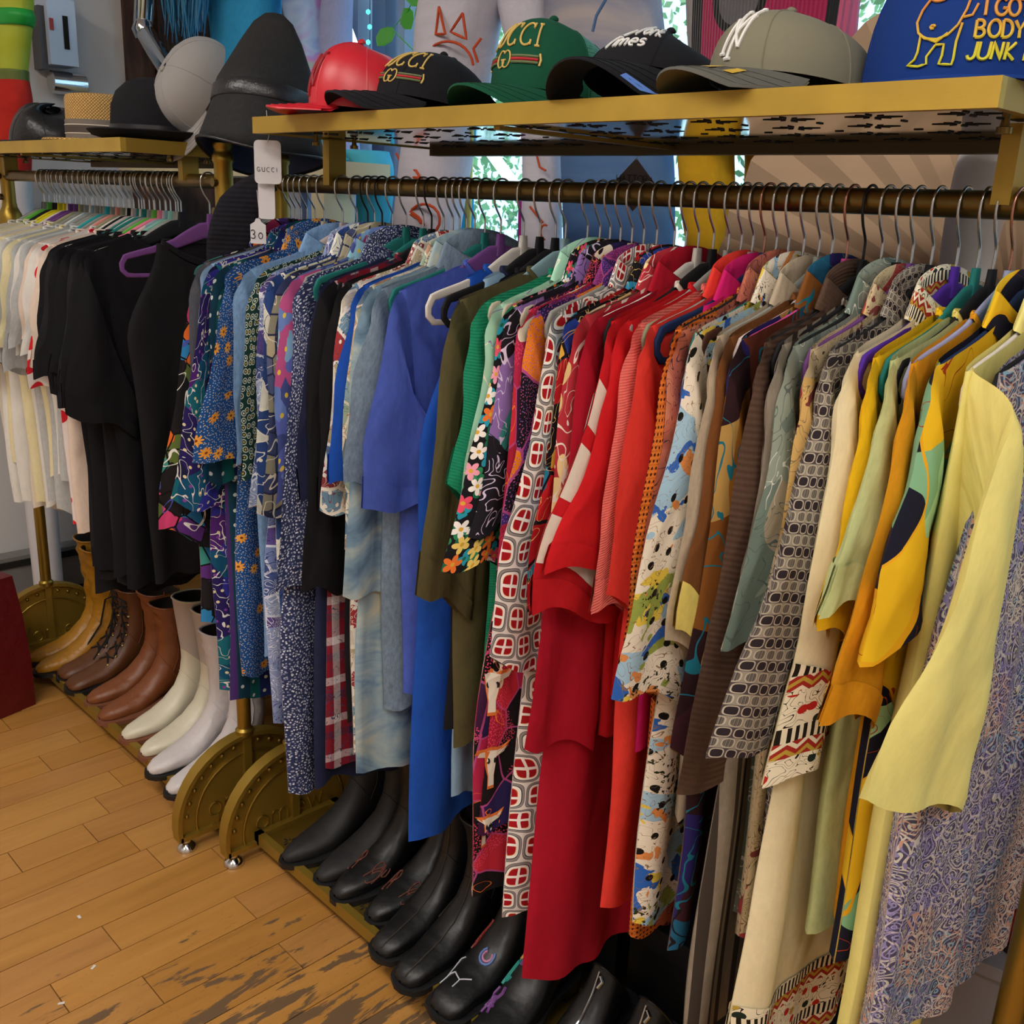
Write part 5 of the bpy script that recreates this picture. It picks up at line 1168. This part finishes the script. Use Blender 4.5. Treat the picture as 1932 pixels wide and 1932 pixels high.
strokes_on(E, P, [[(-.3, .5), (-.7, .9), (-.5, .2)]], 5.6, -.8, .8, .4, .004, PC['orange'], 'painted_goat_head'); strokes_on(E, P, star(8, 1, .4), 6.3, -1.15, .7, .3, .0022, PC['yellow'], 'painted_sun'); strokes_on(E, P, [[(0, -1), (0, 1)], [(-.4, .6), (0, 0), (.4, .6)]], 6.2, -.5, .7, .2, .003, PC['purple'], 'painted_plant')
for x, w in ((-.905, 'left'), (-.80, 'right')):
    E, P = boot('zip_shoe', 'low black slip-on shoe with silver zip, %s of the pair' % w, x, 1.0, M_bs, .2, .2, .03, low=True, hh=.04)
    MB().tube([P(3+i*.25, 0, .003) for i in range(16)], .0022, 6).build('zipper', M_chrome, E)
    MB().tube([P(6.6, .1, .004), P(6.4, .25, .008), P(6.1, .15, .01)], .003, 6).build('zip_pull', M_chrome, E)
# far tray
G2 = 'boots on the far tray'
M_tan = leather('tan', '#a8741c', .4, (28, .5, .012)); M_brn = leather('brown', '#5f371c', .42); M_cog = leather('cognac', '#7c4524', .42, (22, .4, .012)); M_wht = leather('ivory', '#d6cfb8', .35); M_wht2 = leather('white', '#cfc8c8', .4, (26, .45, .01)); M_whs = leather('white_shaft', '#b8aca4', .5)
boot('cowboy_boot', 'tan slouched cowboy boot closest to the wall', -3.1, .97, M_tan, .36, .9, -.1, slouch=1.6, group=G2, top=1.15)
boot('cowboy_boot', 'tan slouched cowboy boot beside the laced boots', -3.01, .96, M_tan, .35, .9, -.03, slouch=1.6, group=G2, top=1.15)
for x, y, w in ((-2.93, 1.0, 'far'), (-2.84, .99, 'near')):
    E, P = boot('lace_up_boot', 'brown leather boot with black laces, %s one of the pair' % w, x, y, M_brn, .25, .1, .03, group=G2, wid=1.05, sole=M_sole)
    lc = MB()
    for i in range(7):
        s_ = 4.4+i*.9; lc.tube([P(s_, -.45, .003), P(s_+.3, 0, .006), P(s_+.6, .45, .003)], .0026, 6); lc.tube([P(s_, .45, .003), P(s_+.3, 0, .007), P(s_+.6, -.45, .003)], .0026, 6)
    lc.tube([P(9, .1, .01), P(8, .3, .03), P(6.5, .5, .02), P(5, .45, .015)], .0028, 6); lc.tube([P(9, -.1, .01), P(8, -.4, .035), P(6, -.5, .03), P(4, -.6, .012)], .0028, 6)
    o = lc.build('laces', plain('black_lace', '#0c0c0e', .8), E); o['kind'] = 'stuff'
    for i in range(6):
        for sg in (-1, 1): MB().lathe([(.004, 0), (.0045, .0015), (.002, .002)], 8).build('eyelet', M_brass, E, tuple(P(4.4+i*.8, .5*sg, .001)), (.5, .5*sg, 0))
boot('western_boot', 'cognac brown western boot, far one of the pair', -2.72, 1.0, M_cog, .28, .7, -.02, slouch=.8, group=G2, sole=M_solebr)
boot('western_boot', 'cognac brown western boot, near one of the pair', -2.60, .985, M_cog, .28, .7, .02, slouch=.8, group=G2, sole=M_solebr)
boot('tall_boot', 'ivory tall boot with grey shaft, far one of the pair', -2.46, .99, M_wht, .34, .8, .04, group=G2, sole=M_solebr, shaft_mat=M_whs)
boot('tall_boot', 'ivory tall boot with grey shaft, near one of the pair', -2.345, .99, M_wht, .34, .8, .04, group=G2, sole=M_solebr, shaft_mat=M_whs)
boot('white_boot', 'white wrinkled leather boot with black sole, far one of the pair', -2.25, .965, M_wht2, .32, .7, .05, slouch=.9, group=G2)
boot('white_boot', 'white wrinkled leather boot with black sole, near one of the pair', -2.135, .96, M_wht2, .32, .7, .05, slouch=.9, group=G2)
# ------------------------------------------------------------------ things behind the racks
BY = 1.8
def loft(mb, path, n=24, caps=True, wob=0):
    """path: (centre, rx, ry) upright-ish rings"""
    rows = []
    for i, (c, rx, ry) in enumerate(path):
        rows.append([Vector((c[0]+rx*math.cos(a)*(1+wob*math.sin(3*a+i)), c[1]+ry*math.sin(a)*(1+wob*math.cos(4*a+i*.7)), c[2])) for a in [2*PI*k/n for k in range(n)]])
    return mb.ring(rows, caps)
def px_loft(pts, Y, depth=.8, wob=.02, fine=4):
    """pts: (px centre, py, px width) at depth Y, turned into rings of true size"""
    out = []
    P = []
    for cx, cy, wpx in pts:
        c = at(cx, cy, Y); k = Y/ray(cx, cy).y/FPX; P.append((c.x, c.z, wpx*k/2))
    S_ = spline([(p[0], p[1], p[2]) for p in P], fine)
    return [((q.x, Y, q.y), q.z, q.z*depth) for q in S_]
pf = empty('display_platform', (-.75, 1.86, 0), label='dark wooden display platform under the window behind the racks', cat='platform')
M_plat = plain('platform_dark', '#231d1a', .7)
MB().box((0, 0, .47), (4.3, .6, .94)).build('platform_box', M_plat, pf); MB().box((0, 0, .955), (4.34, .64, .03)).build('platform_top', plain('platform_top', '#8f8a84', .6), pf)
PT = .97
def figure(name, label, cat='mannequin'): return empty(name, (0, 0, 0), (0, 0, 0), label, cat)
def limb(E, nm, mat, pts, Y, depth=.85, wob=.02, foot=True):
    L_ = px_loft(pts, Y, depth, wob)
    if foot:
        (c, rx, ry) = L_[-1]
        L_ += [((c[0], c[1], lerp(c[2], PT+.002, f)), rx*(1-.35*f), ry*(1-.35*f)) for f in (.33, .66, 1)]
    return loft(MB(), L_, wob=wob).build(nm, mat, E, smooth=180)
def clothm(n_, fn, **k): return fabric(n_, fn, **k)
# trousers with orange doodles
M_wp = fabric('white_trousers', heather('#cfcad4', .06))
E = figure('mannequin', 'mannequin in white trousers with orange sun doodles')
YA = 1.72
limb(E, 'trouser_leg', M_wp, [(880, -30, 190), (862, 60, 175), (850, 160, 165), (822, 300, 150), (800, 480, 135)], YA)
limb(E, 'trouser_leg', M_wp, [(985, -30, 130), (1000, 60, 110), (1015, 200, 90), (1022, 300, 80), (1022, 480, 85)], YA+.06)
M_or = plain('orange_ink', '#c2461a', .8)
def doodle(E, strokes, Y, wpx, nm='orange_drawing', mat=None, bulge=None):
    for st in strokes:
        pts = []
        for a, b in zip(st, st[1:]): pts += [(lerp(a[0], b[0], i/4), lerp(a[1], b[1], i/4)) for i in range(4)]
        pts.append(st[-1]); d = []
        for px, py in pts:
            cx, hw = bulge(py); u = max(-.97, min(.97, (px-cx)/hw)); k = Y/ray(px, py).y/FPX
            d.append(at(px, py, Y-hw*k*.86*math.sqrt(1-u*u)-.002))
        MB().tube(d, wpx*(Y/ray(pts[0][0], pts[0][1]).y/FPX)/2, 6).build(nm, mat or M_or, E)
bA = lambda py: (interp([(-30, 880), (60, 862), (160, 850), (300, 822), (480, 800)], py), interp([(-30, 95), (60, 88), (160, 83), (300, 76), (480, 68)], py))
doodle(E, [A(845, 128, 48, -50, 5, 175, 12), [(828, 13), (822, 65), (840, 64), (828, 13)], [(873, 25), (850, 60), (880, 74), (873, 25)], [(797, 50), (812, 70), (796, 94), (797, 50)], [(908, 72), (893, 92), (902, 118)], A(845, 112, 4, 4, 0, 360, 6)], YA, 5, bulge=bA)
doodle(E, [[(748, 290), (760, 312), (785, 322), (792, 335)], A(775, 350, 30, 16, 180, 330, 8), [(775, 370), (762, 390), (790, 410), (800, 425)], A(768, 430, 28, -26, 20, 200, 10), A(800, 415, 30, 30, 200, 420, 10)], YA, 5, bulge=bA)
bB = lambda py: (1015, 42)
doodle(E, [[(1012, 290), (1018, 315), (1030, 322)], A(1028, 438, 8, 14, 90, 300, 8), [(1000, 390), (1024, 420)]], YA+.06, 4, bulge=bB)
# tie-dye hoodie and jeans
M_td = fabric('tie_dye_hoodie', clouds([(.35, '#6a7696'), (.5, '#9a98a4'), (.62, '#b4aaa8')], 5, 5, .9)); M_jn = fabric('jeans_denim', clouds([(.3, '#33507e'), (.5, '#4f6f9c'), (.72, '#6c88ac')], 5, 4, .6))
E = figure('mannequin', 'mannequin in blue tie dye hoodie and jeans')
loft(MB(), px_loft([(1130, -60, 250), (1135, 20, 262), (1145, 120, 262), (1155, 230, 250), (1160, 275, 240)], 1.78, .6)).build('hoodie', M_td, E, smooth=180)
loft(MB(), px_loft([(1160, 255, 235), (1162, 300, 248), (1165, 400, 246), (1165, 520, 240), (1165, 640, 225)], 1.78, .62)+[((at(1165, 640, 1.78).x, 1.78, PT), .1, .07)]).build('jeans', M_jn, E, smooth=180)
MB().tube([at(1148, -10, 1.6), at(1125, 30, 1.6), at(1118, 60, 1.6)], .003, 6).build('drawstring', M_jn, E)
# pink ribbed dress and yellow tights
t = NT('pink_ribbed_knit'); v = t.uv(1, obj=True); xyz = t.sep(v); rc = at(1388, -5, 1.62); k_ = 1.62/ray(1388, 0).y/FPX
rib_ = t.M('SINE', t.M('MULTIPLY', xyz[0], 900.))
d_ = t.M('SQRT', t.M('ADD', t.M('POWER', t.M('SUBTRACT', xyz[0], rc.x), 2.), t.M('POWER', t.M('SUBTRACT', xyz[2], rc.z), 2.)))
c_ = t.ramp(d_, [(0, '#6a6568'), (44*k_, '#141216'), (62*k_, '#b01a52'), (.8, '#b01a52')])
xl, xr = at(1305, 60, 1.62).x, at(1545, 30, 1.62).x
sd = t.ramp(t.M('ADD', t.M('MULTIPLY', t.M('SUBTRACT', xyz[0], xl), 1.), .5), [(0, '#a8a09c'), (.47, '#141216'), (.503, '#b01a52'), (.5+xr-xl-.012, '#141216'), (.5+xr-xl+.003, '#c85a7c'), (.5+xr-xl+.03, '#141216'), (.5+xr-xl+.048, '#b01a52')])
c_ = t.mix(t.M('LESS_THAN', d_, 62*k_), sd, c_); t.bs(Base_Color=c_, Roughness=.9, Sheen_Weight=.2, Normal=t.bump(rib_, .7, .003)); M_pk = t.m
M_ylw = fabric('yellow_tights', heather('#c9991c', .14, 60))
E = figure('mannequin', 'mannequin in pink and black ribbed dress with yellow tights')
loft(MB(), px_loft([(1455, -60, 380), (1450, 20, 365), (1448, 120, 345), (1440, 220, 300), (1430, 262, 250)], 1.7, .42), 40).build('dress', M_pk, E, smooth=180)
limb(E, 'tights_leg', M_ylw, [(1335, 230, 118), (1332, 300, 112), (1336, 400, 106), (1345, 500, 92)], 1.74); limb(E, 'tights_leg', M_ylw, [(1450, 230, 104), (1454, 300, 100), (1446, 400, 96), (1436, 500, 90)], 1.8)
# paper fan
M_fan = fabric('fan_paper', clouds([(.35, '#a88a70'), (.6, '#bfa284')], 4, 3, .3), rough=.8, wr=.15)
fc = at(1915, 640, 1.66); R1 = (at(1352, 490, 1.66)-fc).length; E = empty('paper_fan', (fc.x, 1.66, fc.z), (0, 0, 0), 'giant pleated beige paper fan behind the right end of the rail', 'fan')
nb = 34; rows = [[], []]; a0, a1 = math.radians(8), math.radians(172)
for k in range(nb+1):
    a = a0+(a1-a0)*k/nb; dy = .007 if k % 2 else -.007
    rows[0].append((-.02*math.cos(a), 0, .02*math.sin(a))); rows[1].append((-R1*math.cos(a), dy, R1*math.sin(a)))
MB().grid(rows).build('pleated_leaf', M_fan, E, smooth=0)
for k in (0, nb):
    a = a0+(a1-a0)*k/nb; MB().sweep([(0, -.018, 0), (-R1*1.0*math.cos(a), -.018, R1*math.sin(a))], .022, .006, (0, 1, 0)).build('guard_stick', M_timber, E)
MB().box((.0, .02, (PT-fc.z)/2-.01), (.05, .03, fc.z-PT-.001)).build('stand', M_plat, E)
# white leg form with gingham shorts
E = figure('leg_form', 'white display leg form in black gingham shorts', 'mannequin'); M_wf = plain('white_form', '#dcd8da', .5)
limb(E, 'leg', M_wf, [(1888, 268, 130), (1862, 330, 120), (1835, 430, 104), (1815, 540, 92)], 1.5, .9, 0, foot=True)
def ging(t, v):
    x = t.sep(v); a = t.M('GREATER_THAN', t.M('FRACT', t.M('MULTIPLY', x[0], 55.)), .5); b = t.M('GREATER_THAN', t.M('FRACT', t.M('MULTIPLY', x[1], 55.)), .5)
    return t.ramp(t.M('MULTIPLY', t.M('ADD', a, b), .5), [(0, '#d8d4d0'), (.3, '#5c5a5c'), (.8, '#141214')])
loft(MB(), px_loft([(1915, 180, 210), (1905, 240, 190), (1898, 276, 172)], 1.5, .9)).build('gingham_shorts', fabric('gingham', ging), E, smooth=180)
# cream board, turquoise seated figure with chrome arm and blue wig
ca, cb = at(266, 318, 1.66), at(690, 322, 1.66)
E = empty('cream_board', (0, 1.66, 0), (0, 0, 0), 'long cream rounded board resting behind the hats', 'board')
MB().box(((ca.x+cb.x)/2, 0, ca.z), (cb.x-ca.x, .16, .042)).build('board_top', plain('cream_paint', '#d2c6a2', .5), E); MB().box((ca.x+.12, 0, (ca.z-.02+PT)/2), (.08, .1, ca.z-.022-PT)).build('board_leg', M_timber, E); MB().box((cb.x-.15, 0, (ca.z-.02+PT)/2), (.06, .1, ca.z-.022-PT)).build('board_leg', plain('cream_paint', '#d2c6a2', .5), E)
E = figure('chrome_figure', 'chrome display figure with blue wig, turquoise top and trousers')
M_tq = fabric('turquoise_velvet', clouds([(.35, '#2f8fa8'), (.6, '#4fb0c8')], 5, 3), sheen=.5); M_tqt = fabric('turquoise_satin', heather('#3aa4d8', .1))
MB().tube(spline([at(275, -40, 1.72), at(272, 20, 1.72), at(270, 55, 1.72)], 4), .034, 16).build('chrome_arm', M_chrome, E); MB().tube(spline([at(270, 55, 1.72), at(300, 105, 1.7), at(345, 170, 1.68)], 4), .034, 16).build('chrome_forearm', M_chrome, E)
MB().lathe([(.001, -.04), (.027, -.03), (.038, 0), (.027, .03), (.001, .04)], 16).build('elbow_joint', M_chrome, E, tuple(at(270, 56, 1.71)))
loft(MB(), px_loft([(460, -60, 190), (462, 40, 185), (470, 140, 175), (480, 260, 165)], 1.92, .6)).build('turquoise_top', M_tqt, E, smooth=180)
hr = MB()
for k in range(80):
    hp_ = 302+RN.uniform(0, 95); hd_ = RN.uniform(-.03, .04); p0 = at(hp_, -40, 1.76+hd_); e = at(hp_+RN.uniform(-10, 12)+(352-hp_)*.25, RN.uniform(30, 85), 1.75+hd_); md = (p0+e)/2+Vector((RN.uniform(-.02, .02), 0, 0))
    hr.tube(spline([p0, md, e], 4), .003, 5, rs=[.004]*5+[.003, .0025, .002, .0012][:4])
o = hr.build('blue_wig', plain('wig_blue', '#2f7ca8', .4), E, smooth=180); o['kind'] = 'stuff'
loft(MB(), px_loft([(560, 245, 90), (600, 285, 130), (665, 300, 150), (700, 315, 90)], 1.84, .7)).build('trouser_seat', M_tq, E, smooth=180)
limb(E, 'trouser_leg', M_tq, [(690, 285, 95), (705, 320, 80), (705, 400, 72), (690, 500, 66)], 1.8, .9, .02)
E = figure('iridescent_figure', 'mannequin in pastel iridescent long sleeve left of the mullion')
M_ir = fabric('iridescent_cloth', clouds([(.3, '#7a8cd0'), (.42, '#a8c0e0'), (.5, '#b090d0'), (.58, '#c88ac0'), (.68, '#8ac8a0')], 4, 3, 1.2), rough=.35)
limb(E, 'sleeve', M_ir, [(572, -40, 100), (582, 60, 85), (598, 160, 75), (612, 260, 62)], 1.98, .9, .03); limb(E, 'sleeve', fabric('lilac_cloth', heather('#a4a8cc', .08)), [(640, -40, 60), (632, 80, 70), (640, 220, 74), (650, 330, 70)], 2.02, .9, .02)
# clear stand tubes crossing in the window; the pale ones have an added glow
t = NT('tube_added_glow'); t.bs(Base_Color='#e8fbff', Emission_Color='#e4f8ff', Emission_Strength=1.6, Roughness=.2); M_tube = t.m
def display_tube(p, q, Y, r, label, mat):
    E = empty('display_tube', (0, 0, 0), (0, 0, 0), label, 'light tube')
    MB().tube([at(*p, Y), at(*q, Y)], r, 12).build('tube', mat, E); MB().tube([at(*p, Y), at(*p, Y)+(at(*q, Y)-at(*p, Y))*.03], r*1.2, 12).build('end_cap', M_chrome, E)
M_bt = plain('blue_acrylic', '#1f6fc4', .2)
display_tube((628, -30), (705, 180), 2.1, .011, 'pale tube with added glow leaning in the window', M_tube); display_tube((597, -30), (680, 200), 2.08, .014, 'blue acrylic tube leaning in the window', M_bt)
display_tube((880, 225), (985, 368), 2.08, .016, 'white tube with added glow behind the white trousers', M_tube)
E = empty('brass_pole', at(885, 350, 1.95), (0, 0, 0), 'thin pale brass pole standing on the platform', 'pole'); hz = at(885, 350, 1.95).z
MB().tube([(0, 0, PT-hz+.02), (0, 0, .62)], .0095, 12).build('pole', plain('pale_brass', '#b8a85a', .35, .6), E); MB().lathe([(.05, 0), (.05, .008), (.012, .02)], 20, (0, 0, PT-hz+.001)).build('base', M_brass, E)
E = empty('fabric_panel', (0, 0, 0), (0, 0, 0), 'narrow magenta cloth panel hanging behind the rail', 'cloth'); p = [at(*q, 2.0) for q in ((978, 360), (1000, 360), (1008, 560), (982, 560))]; p[2].z = p[3].z = PT+.001
MB().prism(p, (0, .006, 0)).build('cloth', plain('magenta_cloth', '#b0107c', .7), E, smooth=0)
E = empty('fabric_panel', (0, 0, 0), (0, 0, 0), 'bright cyan pointed cloth panel beside the brass pole', 'cloth'); p = [at(*q, 2.05) for q in ((868, 350), (892, 350), (892, 560), (830, 560))]; p[2].z = p[3].z = PT+.001
MB().prism(p, (0, .006, 0)).build('cloth', plain('cyan_cloth', '#1aa8e4', .7), E, smooth=0)
# string lights and leaf garland on the mullion
t = NT('fairy_bulb'); t.bs(Base_Color='#7ff0e0', Emission_Color='#49ecd0', Emission_Strength=1.5); M_fairy = t.m
E = empty('string_lights', at(698, 0, 2.15), (0, 0, 0), 'teal string lights hanging down the window mullion', 'lights'); o0 = at(698, 0, 2.15)
MB().tube([(0, 0, .2), (0, 0, -.35)], .0015, 5).build('cord', plain('cord_green', '#1c4a4a', .6), E)
for k in range(9): MB().lathe([(.001, -.008), (.007, -.004), (.007, .004), (.001, .008)], 8).build('bulb', M_fairy, E, (.004*(-1)**k, -.004, .1-.045*k))
E = empty('leaf_garland', at(770, 20, 2.1), (0, 0, 0), 'green artificial leaf garland in the window corner', 'garland'); o0 = at(770, 20, 2.1); M_leaf = plain('garland_leaf', '#4fae3a', .5)
lf = [(0, 0, 0), (.018, .003, .012), (.03, 0, .034), (.022, -.002, .06), (0, 0, .075), (-.02, -.002, .055), (-.026, 0, .03), (-.016, .003, .01)]
MB().tube([at(800, -40, 2.1)-o0, Vector((0, 0, 0)), at(740, 55, 2.1)-o0, at(790, 105, 2.1)-o0], .002, 5).build('stem', M_leaf, E)
for px, py, r_ in ((762, 15, 2.6), (742, 52, 3.9), (782, 30, 1.2), (790, 60, .4), (768, -5, .2), (785, 105, 3.6), (800, 5, 5.2)):
    MB().prism(lf, (0, .0015, 0)).build('leaf', M_leaf, E, tuple(at(px, py, 2.1)-o0), (.2, r_, .3), smooth=0)
# figure by the left wall: lime top, red skirt
E = figure('mannequin', 'mannequin by the left wall in lime top, olive belt and red skirt'); YW = 1.2
M_lime = fabric('lime_top', clouds([(.35, '#a8b02a'), (.6, '#b4c24a')], 4, 3), rough=.7); M_rsk = fabric('red_suede', clouds([(.35, '#a8241e'), (.65, '#c8342a')], 5, 4))
loft(MB(), px_loft([(22, -60, 130), (22, 30, 122), (20, 90, 112), (18, 150, 100)], YW, .55)).build('lime_top', M_lime, E, smooth=180)
loft(MB(), px_loft([(18, 134, 106), (18, 148, 108), (18, 162, 110)], YW, .58)).build('olive_belt', plain('olive_leather', '#5c6a2a', .5), E, smooth=180)
loft(MB(), px_loft([(18, 152, 108), (20, 200, 122), (14, 270, 134), (10, 330, 140)], YW, .58)).build('red_skirt', M_rsk, E, smooth=180)
loft(MB(), px_loft([(22, 22, 123), (26, 34, 122), (24, 52, 120)], YW, .56)).build('green_strap', plain('green_strap', '#179a3a', .5), E, smooth=180)
for dx in (-.03, .05):
    q = at(14, 320, YW); MB().tube([(q.x+dx, YW, q.z), (q.x+dx, YW, .02)], .04, 14, rs=[.05, .035]).build('leg', M_wf, E)
q = at(14, 320, YW); MB().lathe([(.13, .001), (.13, .008), (.02, .014)], 24, (q.x, YW, 0)).build('base', M_chrome, E)
p = at(92, 66, 1.5)
E = empty('wall_dispenser', (FX0+.001, at_x(96, 66, FX0).y, at_x(96, 66, FX0).z), (0, 0, 0), 'white and grey plastic dispenser on the left wall', 'dispenser'); M_wpl = plain('white_plastic', '#c4d0e4', .35)
MB().box((.05, 0, 0), (.1, .09, .2)).build('housing', M_wpl, E); MB().box((.04, -.055, -.02), (.07, .02, .19)).build('side_shell', plain('grey_plastic', '#4a4a4c', .5), E); MB().box((.102, .01, .0), (.004, .016, .1)).build('slot', M_dark, E); MB().box((.102, -.035, .02), (.004, .012, .035)).build('red_label', plain('red_label', '#b03a34', .6), E)
MB().tube([(.045, -.03, -.15), (.045, .08, -.15)], .036, 18).build('steel_cup', M_chrome, E); MB().box((.03, .0, .15), (.05, .05, .12)).build('bracket', M_dark, E)
# dark strap hanging between the racks
E = empty('knit_scarf', (0, 0, 0), (0, 0, 0), 'black ribbed scarf hanging below the bucket hat', 'scarf')
MB().sweep(spline([at(512, 340, 1.06), at(478, 365, 1.05), at(452, 400, 1.04), at(436, 445, 1.035), at(432, 485, 1.04), at(440, 520, 1.05)], 5), [.04+.05*min(1, k/10) for k in range(26)], .022, (CF.x, CF.y, 0), n=12).build('scarf_cloth', fabric('black_rib', heather('#1b1b24', .3), knit=('h', 700)), E, smooth=180)
# red shopping bag
E = empty('shopping_bag', (-3.06, .83, 0), (0, 0, .25), 'dark red shopping bag with teal and cream crest', 'bag'); M_bag = plain('bag_red', '#5f0812', .45, bump=(12, .4, .02))
rows = [[(sx*w_, sy*d_, z) for sx, sy in ((-1, -1), (0, -1.05), (1, -1), (1, 0), (1, 1), (0, 1), (-1, 1), (-1, 0))] for w_, d_, z in ((.15, .06, .001), (.15, .06, .15), (.145, .05, .3), (.14, .035, .42))]
MB().ring(rows, True).build('bag_body', M_bag, E, smooth=30)
for y in (-.036, .036): MB().tube(spline([(-.06, y, .41), (-.05, y, .5), (0, y, .53), (.05, y, .5), (.06, y, .41)], 4), .004, 6).build('handle', plain('bag_handle', '#8f7a66', .7), E)
for r_, m_, nm in ((.062, plain('crest_red', '#8c2a26', .6), 'crest_border'), (.055, plain('crest_cream', '#b0a488', .6), 'crest_field'), (.03, plain('crest_teal', '#1f5a5c', .6), 'crest_emblem')):
    MB().prism([(.07+r_*math.cos(a)*.8, -.0645-.0004*(.07-r_)*100, .17+r_*math.sin(a)-(.018 if nm == 'crest_emblem' else 0)) for a in [2*PI*k/20 for k in range(20)]], (0, .001, 0)).build(nm, m_, E, smooth=0)
# grey storage box and red helmet at the right end
q = at(1880, 1830, 1.34)
E = empty('storage_box', (q.x-.02, 1.42, .001), (0, 0, .2), 'grey plastic storage box behind the paisley dress', 'box'); M_gb = plain('grey_plastic_box', '#6f6e74', .45); zt = q.z
MB().box((0, 0, zt/2), (.2, .2, zt)).build('box_body', M_gb, E); MB().box((0, 0, zt+.01), (.215, .215, .02)).build('lid', M_gb, E); MB().box((.06, -.11, zt-.005), (.02, .006, .03)).build('clasp', plain('clasp_tan', '#8a7a5c', .5), E)
E = empty('red_helmet', (q.x+.04, 1.45, zt+.021), (0, 0, 0), 'glossy dark red helmet on top of the grey box', 'helmet')
MB().lathe([(.09, 0), (.1, .02), (.1, .05), (.085, .085), (.05, .108), (.001, .115)], 28).build('shell', plain('red_gloss', '#7c0a18', .15, coat=.5), E, smooth=180); MB().lathe([(.092, -.0), (.103, .004), (.103, .012), (.095, .012)], 28).build('edge_trim', M_dark, E)
for k, (x_, d_) in enumerate(((-1.12, 'behind the painted boots'), (-.82, 'behind the zip shoes'), (-.52, 'under the cream shirt'))):  # dark boxy shapes behind the tray, put in to darken the gap
    E = empty('dark_fill_box', (x_, 1.42, .0005), (0, 0, .03*k), 'black lidded box added to darken the gap %s' % d_, 'box', 'dark boxes added behind the near tray'); M_bx = plain('black_box', '#0e0d0f', .5)
    MB().box((0, 0, .1), (.27, .2, .2)).build('box_body', M_bx, E); MB().box((0, 0, .215), (.28, .21, .05)).build('lid', plain('black_box_lid', '#17161a', .45), E)
# paper scraps on the floor
for k, (px, py) in enumerate(((115, 1894), (176, 1826), (150, 1731))):
    q = at_z(px, py, 0); tag(MB().prism([(-.006, -.002, 0), (.006, -.003, 0), (.007, .003, 0), (-.005, .003, 0)], (0, 0, .0008)).build('paper_scrap', plain('scrap_white', '#d8d4d0', .8), None, (q.x, q.y, .0006), (0, 0, 1.2+k)), 'tiny white paper scrap on the floor, %s from the bottom left' % ORD[k], 'paper scrap', 'paper scraps')
# hedge outside the window
t = NT('hedge_leaf'); oi = t.n('NewGeometry'); f_ = t.noise(oi.outputs['Position'], 2.2, 2)
t.bs(Base_Color=t.ramp(f_, [(.3, '#3a7a50'), (.5, '#74b864'), (.7, '#c0e098')], False), Roughness=.6, Subsurface_Weight=0., Transmission_Weight=0.); M_hedge = t.m
mb = MB(); R2 = random.Random(5)
for k in range(36000):
    x = R2.uniform(-7.5, 2.5); z = R2.uniform(.2, 4.2); y = 3.4+R2.random()*1.3+.3*math.sin(2*x)
    s_ = R2.uniform(.014, .036); a, b = R2.uniform(0, 6.28), R2.uniform(-.9, .9)
    u = Vector((math.cos(a), .4*math.sin(b), math.sin(a)))*s_; w_ = Vector((-math.sin(a), .5, math.cos(a)))*s_*.5; c = Vector((x, y, z))
    i = len(mb.v)
    for p in (c-u, c+w_, c+u, c-w_): mb.v.append(tuple(p)); mb.uv.append((0, 0))
    mb.f.append((i, i+1, i+2, i+3))
o = mb.build('hedge', M_hedge, None, smooth=0); tag(o, 'sunlit green hedge outside the shop window', 'hedge', kind='stuff')
gr = MB().box((-2, 6, -.1), (16, 7.4, .1)).build('ground_outside', plain('pavement', '#8a94a0', .9)); tag(gr, 'pale pavement outside the window', kind='structure')
